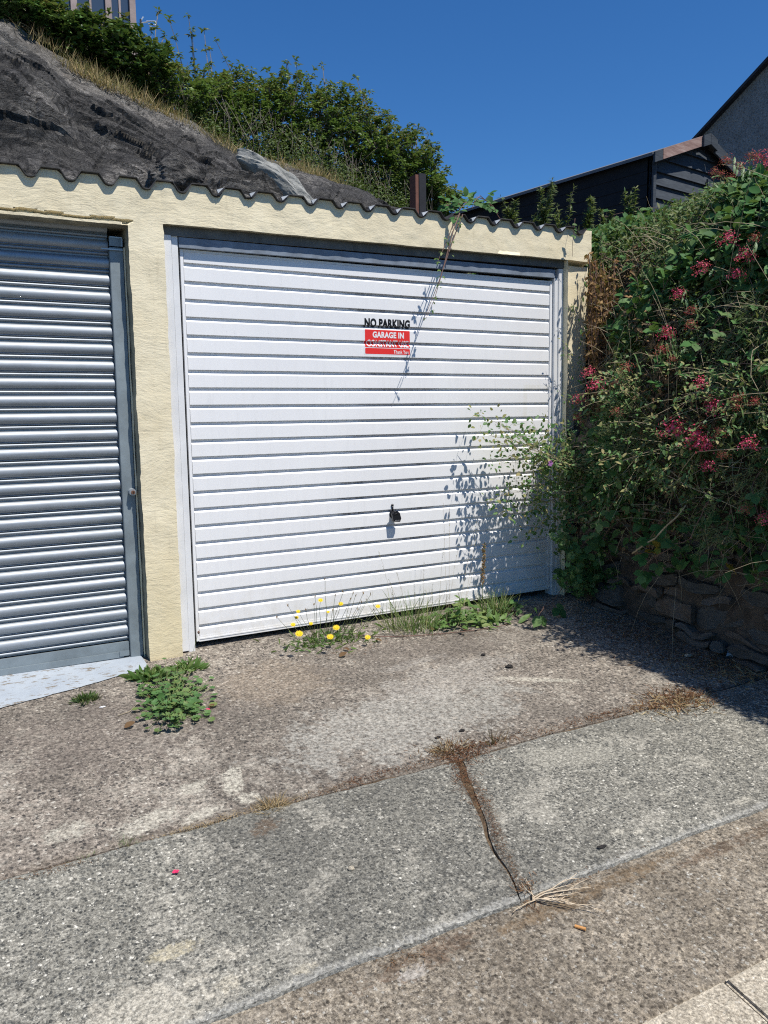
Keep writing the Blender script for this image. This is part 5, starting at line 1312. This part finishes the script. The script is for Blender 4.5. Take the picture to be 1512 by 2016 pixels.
# grass tussock
b = ptG(815, 1242); gt = empty('grass_tussock', b, 'green grass tussock with fine seed stalks before the door centre right', 'grass tuft'); L = Leaves(); tb = MB(); S2 = Leaves()
for k in range(230):
    q = ptG(rnd.gauss(815,27), 1240+rnd.gauss(0,6)); d = Vector(((q.x-b.x)*4+rnd.gauss(0,.35), rnd.gauss(-.1,.3), 1)); L.add(q, d, rv(), rnd.uniform(.06,.24), 0, 0)
for (x0, x1, y1) in ((790,745,1085),(800,765,1140),(820,815,1150),(830,835,1105),(810,780,1125),(860,873,1080),(875,905,1060),(880,873,990),(885,885,1000),(895,940,1020),(905,942,1030),(900,930,1130),(840,852,1150),(780,772,1160)):
    s0 = ptG(x0, 1235); e = P3(x1, y1, Y=-.2); pth = curve(s0, e, 0, 6, .004); tb.tube(pth, .0009, .0005, 3, cap=False)
    for j in range(14): p = pth[4].lerp(pth[6], rnd.random()); S2.add(p, (pth[6]-pth[4]).normalized()+rv(.5), rv(), rnd.uniform(.006,.013))
L.build('blades', [tmpl_blade(.018,.4)], ['grass'], gt); tb.build('seed_stalk', 'paleStem', gt); S2.build('seed_heads', [LANCE], ['seedpod'], gt)
# dock with brown spike
b = ptG(950, 1218); dk = empty('dock_plant', b, 'dock with an upright rusty brown seed spike before the door right side', 'weed'); tb = MB(); L = Leaves(); S2 = Leaves()
sp0 = P3(945, 1190, Y=-.25); sp1 = P3(954, 1072, Y=-.27); pth = curve(b, P3(950,1150,Y=-.26), 0, 3, .003)+[sp1]; tb.tube(pth, .003, .0015, 5)
for k in range(330):
    f = rnd.random(); p = P3(949+5*f, 1150-78*f, Y=-.265) + rv(.012*(1-.5*f)); S2.add(p, rv()+Vector((0,0,.4)), rv(), rnd.uniform(.007,.013))
for k in range(40): q = ptG(rnd.gauss(965,22), 1222+rnd.gauss(0,7)); L.add(q, Vector((rnd.gauss(0,.6), rnd.gauss(-.2,.5), rnd.uniform(.3,1))), (0,-.5,.8), rnd.uniform(.05,.11))
L.build('leaves', [tmpl_oval(.3,.08,.5)], ['weed'], dk); tb.build('stem', 'stem', dk); S2.build('seed_spike', [tmpl_diamond(.7,.1)], ['brownseed'], dk)
# thistle / sow thistle leaves
b = ptG(905, 1225); tq = empty('sow_thistle', b, 'leafy green sow thistle between the grass tussock and the dock', 'weed'); tb = MB(); L = Leaves()
tb.tube([b, P3(906,1190,Y=-.27), P3(903,1168,Y=-.27)], .003, .002, 5)
for k in range(230):
    px = rnd.gauss(905,33); q = ptG(px, 1228+rnd.gauss(0,8)) + Vector((0,0,rnd.random()**1.5*.11*math.exp(-((px-908)/28)**2)+.01)); L.add(q, Vector((rnd.gauss(0,.8), rnd.gauss(-.4,.5), rnd.uniform(-.1,.8))), (0,-.5,.9), rnd.uniform(.028,.06))
L.build('leaves', [tmpl_oval(.45,.12,.35,.25)], ['weed'], tq); tb.build('stem', 'stem', tq)
tuft('grassy green clump behind the dock spike', 975, 1208, .10, .16, 200, ('grass',), tmpl_blade(.04,.5), .7)
b = ptG(1012, 1212); L = Leaves(); bq = empty('bramble', b, 'low bramble seedling on the ground right of the dock', 'bramble', 'brambles'); tb = MB()
for k in range(9): q = ptG(1010+rnd.gauss(0,14), 1210+rnd.gauss(0,5))+Vector((0,0,rnd.uniform(.02,.06))); tb.tube([b, q], .001, .0008, 3, cap=False); trifol(L, q, Vector((rnd.gauss(0,1), -.5, .1)), rnd.uniform(.028,.042))
tb.build('cane', 'cane', bq); L.build('leaves', [SERR], ['bramble'], bq)
cn = MB(); pts = [ptG(700,1258)+Vector((0,0,.01)), ptG(770,1255), ptG(830,1252), ptG(900,1246), ptG(960,1240), ptG(1000,1232)]
cn.tube([p+Vector((0,0,.006)) for p in pts], .003, .002, 5); tag(cn.build('fallen_runner', 'cane', None, True), 'thin brown runner lying on the concrete along the weeds', 'stem')

# dead leaves, each one lying on its own
def deadleaf(label, px, py, s, ang=0, mat='deadleaf'):
    p = ptG(px, py); L = Leaves(); L.add(p+Vector((0,0,.006)), (math.cos(ang), math.sin(ang), .15), (.1,-.3,1), s, 0, 0)
    o = L.build('dead_leaf', [tmpl_oval(.6,.35,-.15)], [mat], None); tag(o, label, 'leaf', 'dead leaves lying on the concrete')
deadleaf('curled orange brown leaf left of the round leaved clump', 245, 1437, .05, .3); deadleaf('small orange leaf tucked into the round leaved clump', 293, 1377, .035, 1.0)
deadleaf('brown leaf below the yellow flowers, the larger one', 668, 1296, .05, .2); deadleaf('brown leaf below the yellow flowers, the smaller one', 688, 1283, .035, 2.2)
deadleaf('brown leaf on the ground below the grass tussock', 850, 1243, .045, .8); deadleaf('brown leaf between yellow flowers and grass tussock', 752, 1264, .04, 2.6); deadleaf('pale brown leaf below the dock', 912, 1242, .04, .1)
deadleaf('dark red leaf scrap right of the round leaved clump', 412, 1396, .03, .4)
# brown litter in the joints: uncountable
L = Leaves(); 
def litter(cx, cy, w, h, n, s, m, ang=0):
    for k in range(n):
        a, b_ = rnd.gauss(0,w), rnd.gauss(0,h); px = cx+a*math.cos(ang)-b_*math.sin(ang); py = cy+a*math.sin(ang)+b_*math.cos(ang)
        q = ptG(px, py)+Vector((0,0,rnd.random()*.012-.002)); L.add(q, Vector((rnd.gauss(0,1), rnd.gauss(0,1), rnd.gauss(0,.25))), (rnd.gauss(0,.3), rnd.gauss(0,.3), 1), s*rnd.uniform(.4,1.3), 0, m)
litter(895,1485,32,10,600,.025,0); litter(930,1470,40,5,240,.03,0,-.2); litter(905,1525,8,16,260,.018,0,.0); litter(940,1570,12,22,260,.016,0,-.4)
litter(1010,1452,60,3,260,.018,0,-.28); litter(1150,1418,60,3.5,420,.018,0,-.30); litter(1250,1398,50,5,420,.022,0,-.2); litter(1340,1378,38,14,900,.035,0,-.1); litter(1330,1392,40,8,120,.06,1,0)
litter(760,1520,60,4,420,.016,0,-.26); litter(660,1555,40,4,200,.016,0,-.28); litter(480,1605,70,3,260,.016,1,-.27); litter(380,1635,40,3,160,.014,1,-.25); litter(110,1715,50,3,160,.014,0,-.25)
litter(925,1545,10,26,420,.014,0,-.45); litter(965,1610,6,30,420,.011,0,-.35); litter(980,1650,6,40,420,.011,0,-.25); litter(1010,1710,5,30,300,.010,0,-.35); litter(1040,1760,12,14,160,.02,0); litter(800,1880,40,10,160,.014,0,-.2); litter(1150,1725,60,5,140,.012,0,-.42)
litter(1230,1240,60,16,1100,.03,0,.25); litter(1220,1230,70,12,500,.03,1,.25); litter(1400,1300,70,18,1300,.035,0,.2); litter(1400,1320,60,14,500,.04,1,.2); litter(1480,1320,40,14,260,.06,1,0); litter(900,1250,90,6,240,.02,0,-.08); litter(680,1280,40,8,200,.02,0,-.1)
tag(L.build('plant_litter', [tmpl_blade(.10,.15)], ['rust', 'straw'], None), 'rust brown dead stalks and crumbs caught in the slab joints and by the wall', 'litter', kind='stuff')
# dried tufts
tuft('dried orange grass tuft in the slab joint left of centre', 538, 1590, .05, .05, 200, ('straw',), None, 2.2, 'dry tuft', 'dry_tuft', 'dried tufts in the joints')
tuft('dried reddish tuft standing where the slab crack meets the joint', 885, 1475, .07, .06, 150, ('rust','straw'), None, 1.8, 'dry tuft', 'dry_tuft', 'dried tufts in the joints')
tuft('small dried upright stalks right of the joint crossing', 975, 1462, .03, .10, 26, ('straw','rust'), None, .8, 'dry tuft', 'dry_tuft', 'dried tufts in the joints')
tuft('matted brown dried tuft near the end of the joint by the wall', 1335, 1380, .17, .05, 420, ('rust','straw'), None, 2.2, 'dry tuft', 'dry_tuft', 'dried tufts in the joints')
rt = empty('dried_root', ptG(1050,1768), 'bleached dried plant with forked pale stalks at the edge of the slab', 'dry plant'); tb = MB()
for k, (x1, y1) in enumerate(((1140,1738),(1158,1753),(1190,1796),(1130,1762),(1120,1775),(1150,1790),(1108,1780),(1145,1745),(1100,1760),(1125,1790),(1035,1735),(1010,1795),(1022,1752))):
    s0 = ptG(1052+rnd.uniform(-6,6), 1768+rnd.uniform(-3,3))+Vector((0,0,.008)); e = ptG(x1, y1)+Vector((0,0,rnd.uniform(.006,.025))); pth = curve(s0, e, .05, 5, .004); tb.tube(pth, .0022, .0009, 4)
    for q in (3,4):
        e2 = pth[q] + (e-s0)*.25 + rv(.014); e2.z = max(e2.z, surf(e2.x, e2.y)+.003); tb.tube([pth[q], e2], .0013, .0007, 3)
tb.build('stalks', (lambda n: n.out(n.ramp(n.noise(30), [(.3, (.40,.30,.19)), (.7, (.60,.50,.36))]), .85))(NT('bleached_stalk')), rt)
# small loose things
def lump(name, label, px, py, r, mat, cat, sq=(1.2,.9,.6), jit_=.6, group=None):
    p = ptG(px, py); mb = MB(); mb.ball((p.x, p.y, p.z+r*sq[2]*.6), r, 14, sq=sq, jit=jit_); tag(mb.build(name, mat, None, False), label, cat, group)
lump('dark_lump', 'small black lump of dirt on the concrete, nearer the camera of the two', 1003, 1314, .017, 'pebble_dark', 'lump', group='dark lumps on the driveway'); lump('dark_lump', 'smaller black lump of dirt on the concrete close to the weeds', 951, 1290, .011, 'pebble_dark', 'lump', group='dark lumps on the driveway')
lump('plastic_scrap', 'crumpled blue and white plastic scrap in the shade under the stone wall', 1441, 1292, .030, 'bluebag', 'litter', (1.2,.8,.7), 1.2)
lump('pale_chip', 'pale stone chip in the shade near the plastic scrap', 1355, 1292, .018, 'kerb', 'stone', (1.3,.8,.4), .6)
lump('dark_petal', 'dark shrivelled petal right of the joint crossing', 910, 1440, .010, 'pebble_dark', 'petal', (1.4,.8,.4), .9); lump('dark_petal', 'dark shrivelled petal nearest the joint crossing, left one', 862, 1453, .010, 'pebble_dark', 'petal', (1.4,.8,.4), .9); lump('dark_petal', 'dark scrap beside the pale marks on the right slab', 1185, 1671, .010, 'pebble_dark', 'petal', (1.4,.8,.4), .9)
lump('pebble', 'small whitish pebble near the lower edge of the left slab', 793, 1904, .006, 'kerb', 'pebble', (1.2,1,.7), .3); lump('pebble', 'small pale pebble on the slab right of centre left', 692, 1716, .009, 'kerb', 'pebble', (1.2,1,.7), .3); lump('pebble', 'white sliver of stone near the grey threshold', 202, 1392, .009, 'sticker_white', 'pebble', (1.6,.6,.3), .3)
p = ptG(1142, 1822); mb = MB(); mb.tube([p+Vector((-.008,.012,.005)), p+Vector((.008,-.014,.005))], .0045, .0045, 10); tag(mb.build('cigarette_butt', 'tan', None, False), 'orange tan cigarette butt lying below the dried stalks', 'cigarette butt')
p = ptG(346, 1724); L = Leaves(); 
for k in range(4): L.add(p+Vector((0,0,.006)), (math.cos(k*1.7), math.sin(k*1.7), .3), (0,-.3,1), .012)
tag(L.build('pink_petal', [ROUND], ['pink'], None), 'bright pink petal lying on the left slab', 'petal')
p = ptG(408, 1401); L = Leaves(); L.add(p+Vector((0,0,.008)), (1,.2,.1), (0,-.3,1), .014); L.add(p+Vector((.004,0,.008)), (-.6,.5,.3), (0,-.3,1), .010); tag(L.build('pink_petal', [ROUND], ['pink'], None), 'small pink petal beside the round leaved clump', 'petal')
cn = MB(); cn.tube([ptG(232,1411)+Vector((0,0,.003)), ptG(255,1404)+Vector((0,0,.006)), ptG(268,1392)+Vector((0,0,.01)), ptG(285,1388)+Vector((0,0,.008))], .0018, .001, 4); tag(cn.build('fallen_stalk', 'paleStem', None, True), 'curved pale stalk lying left of the round leaved clump', 'stem')
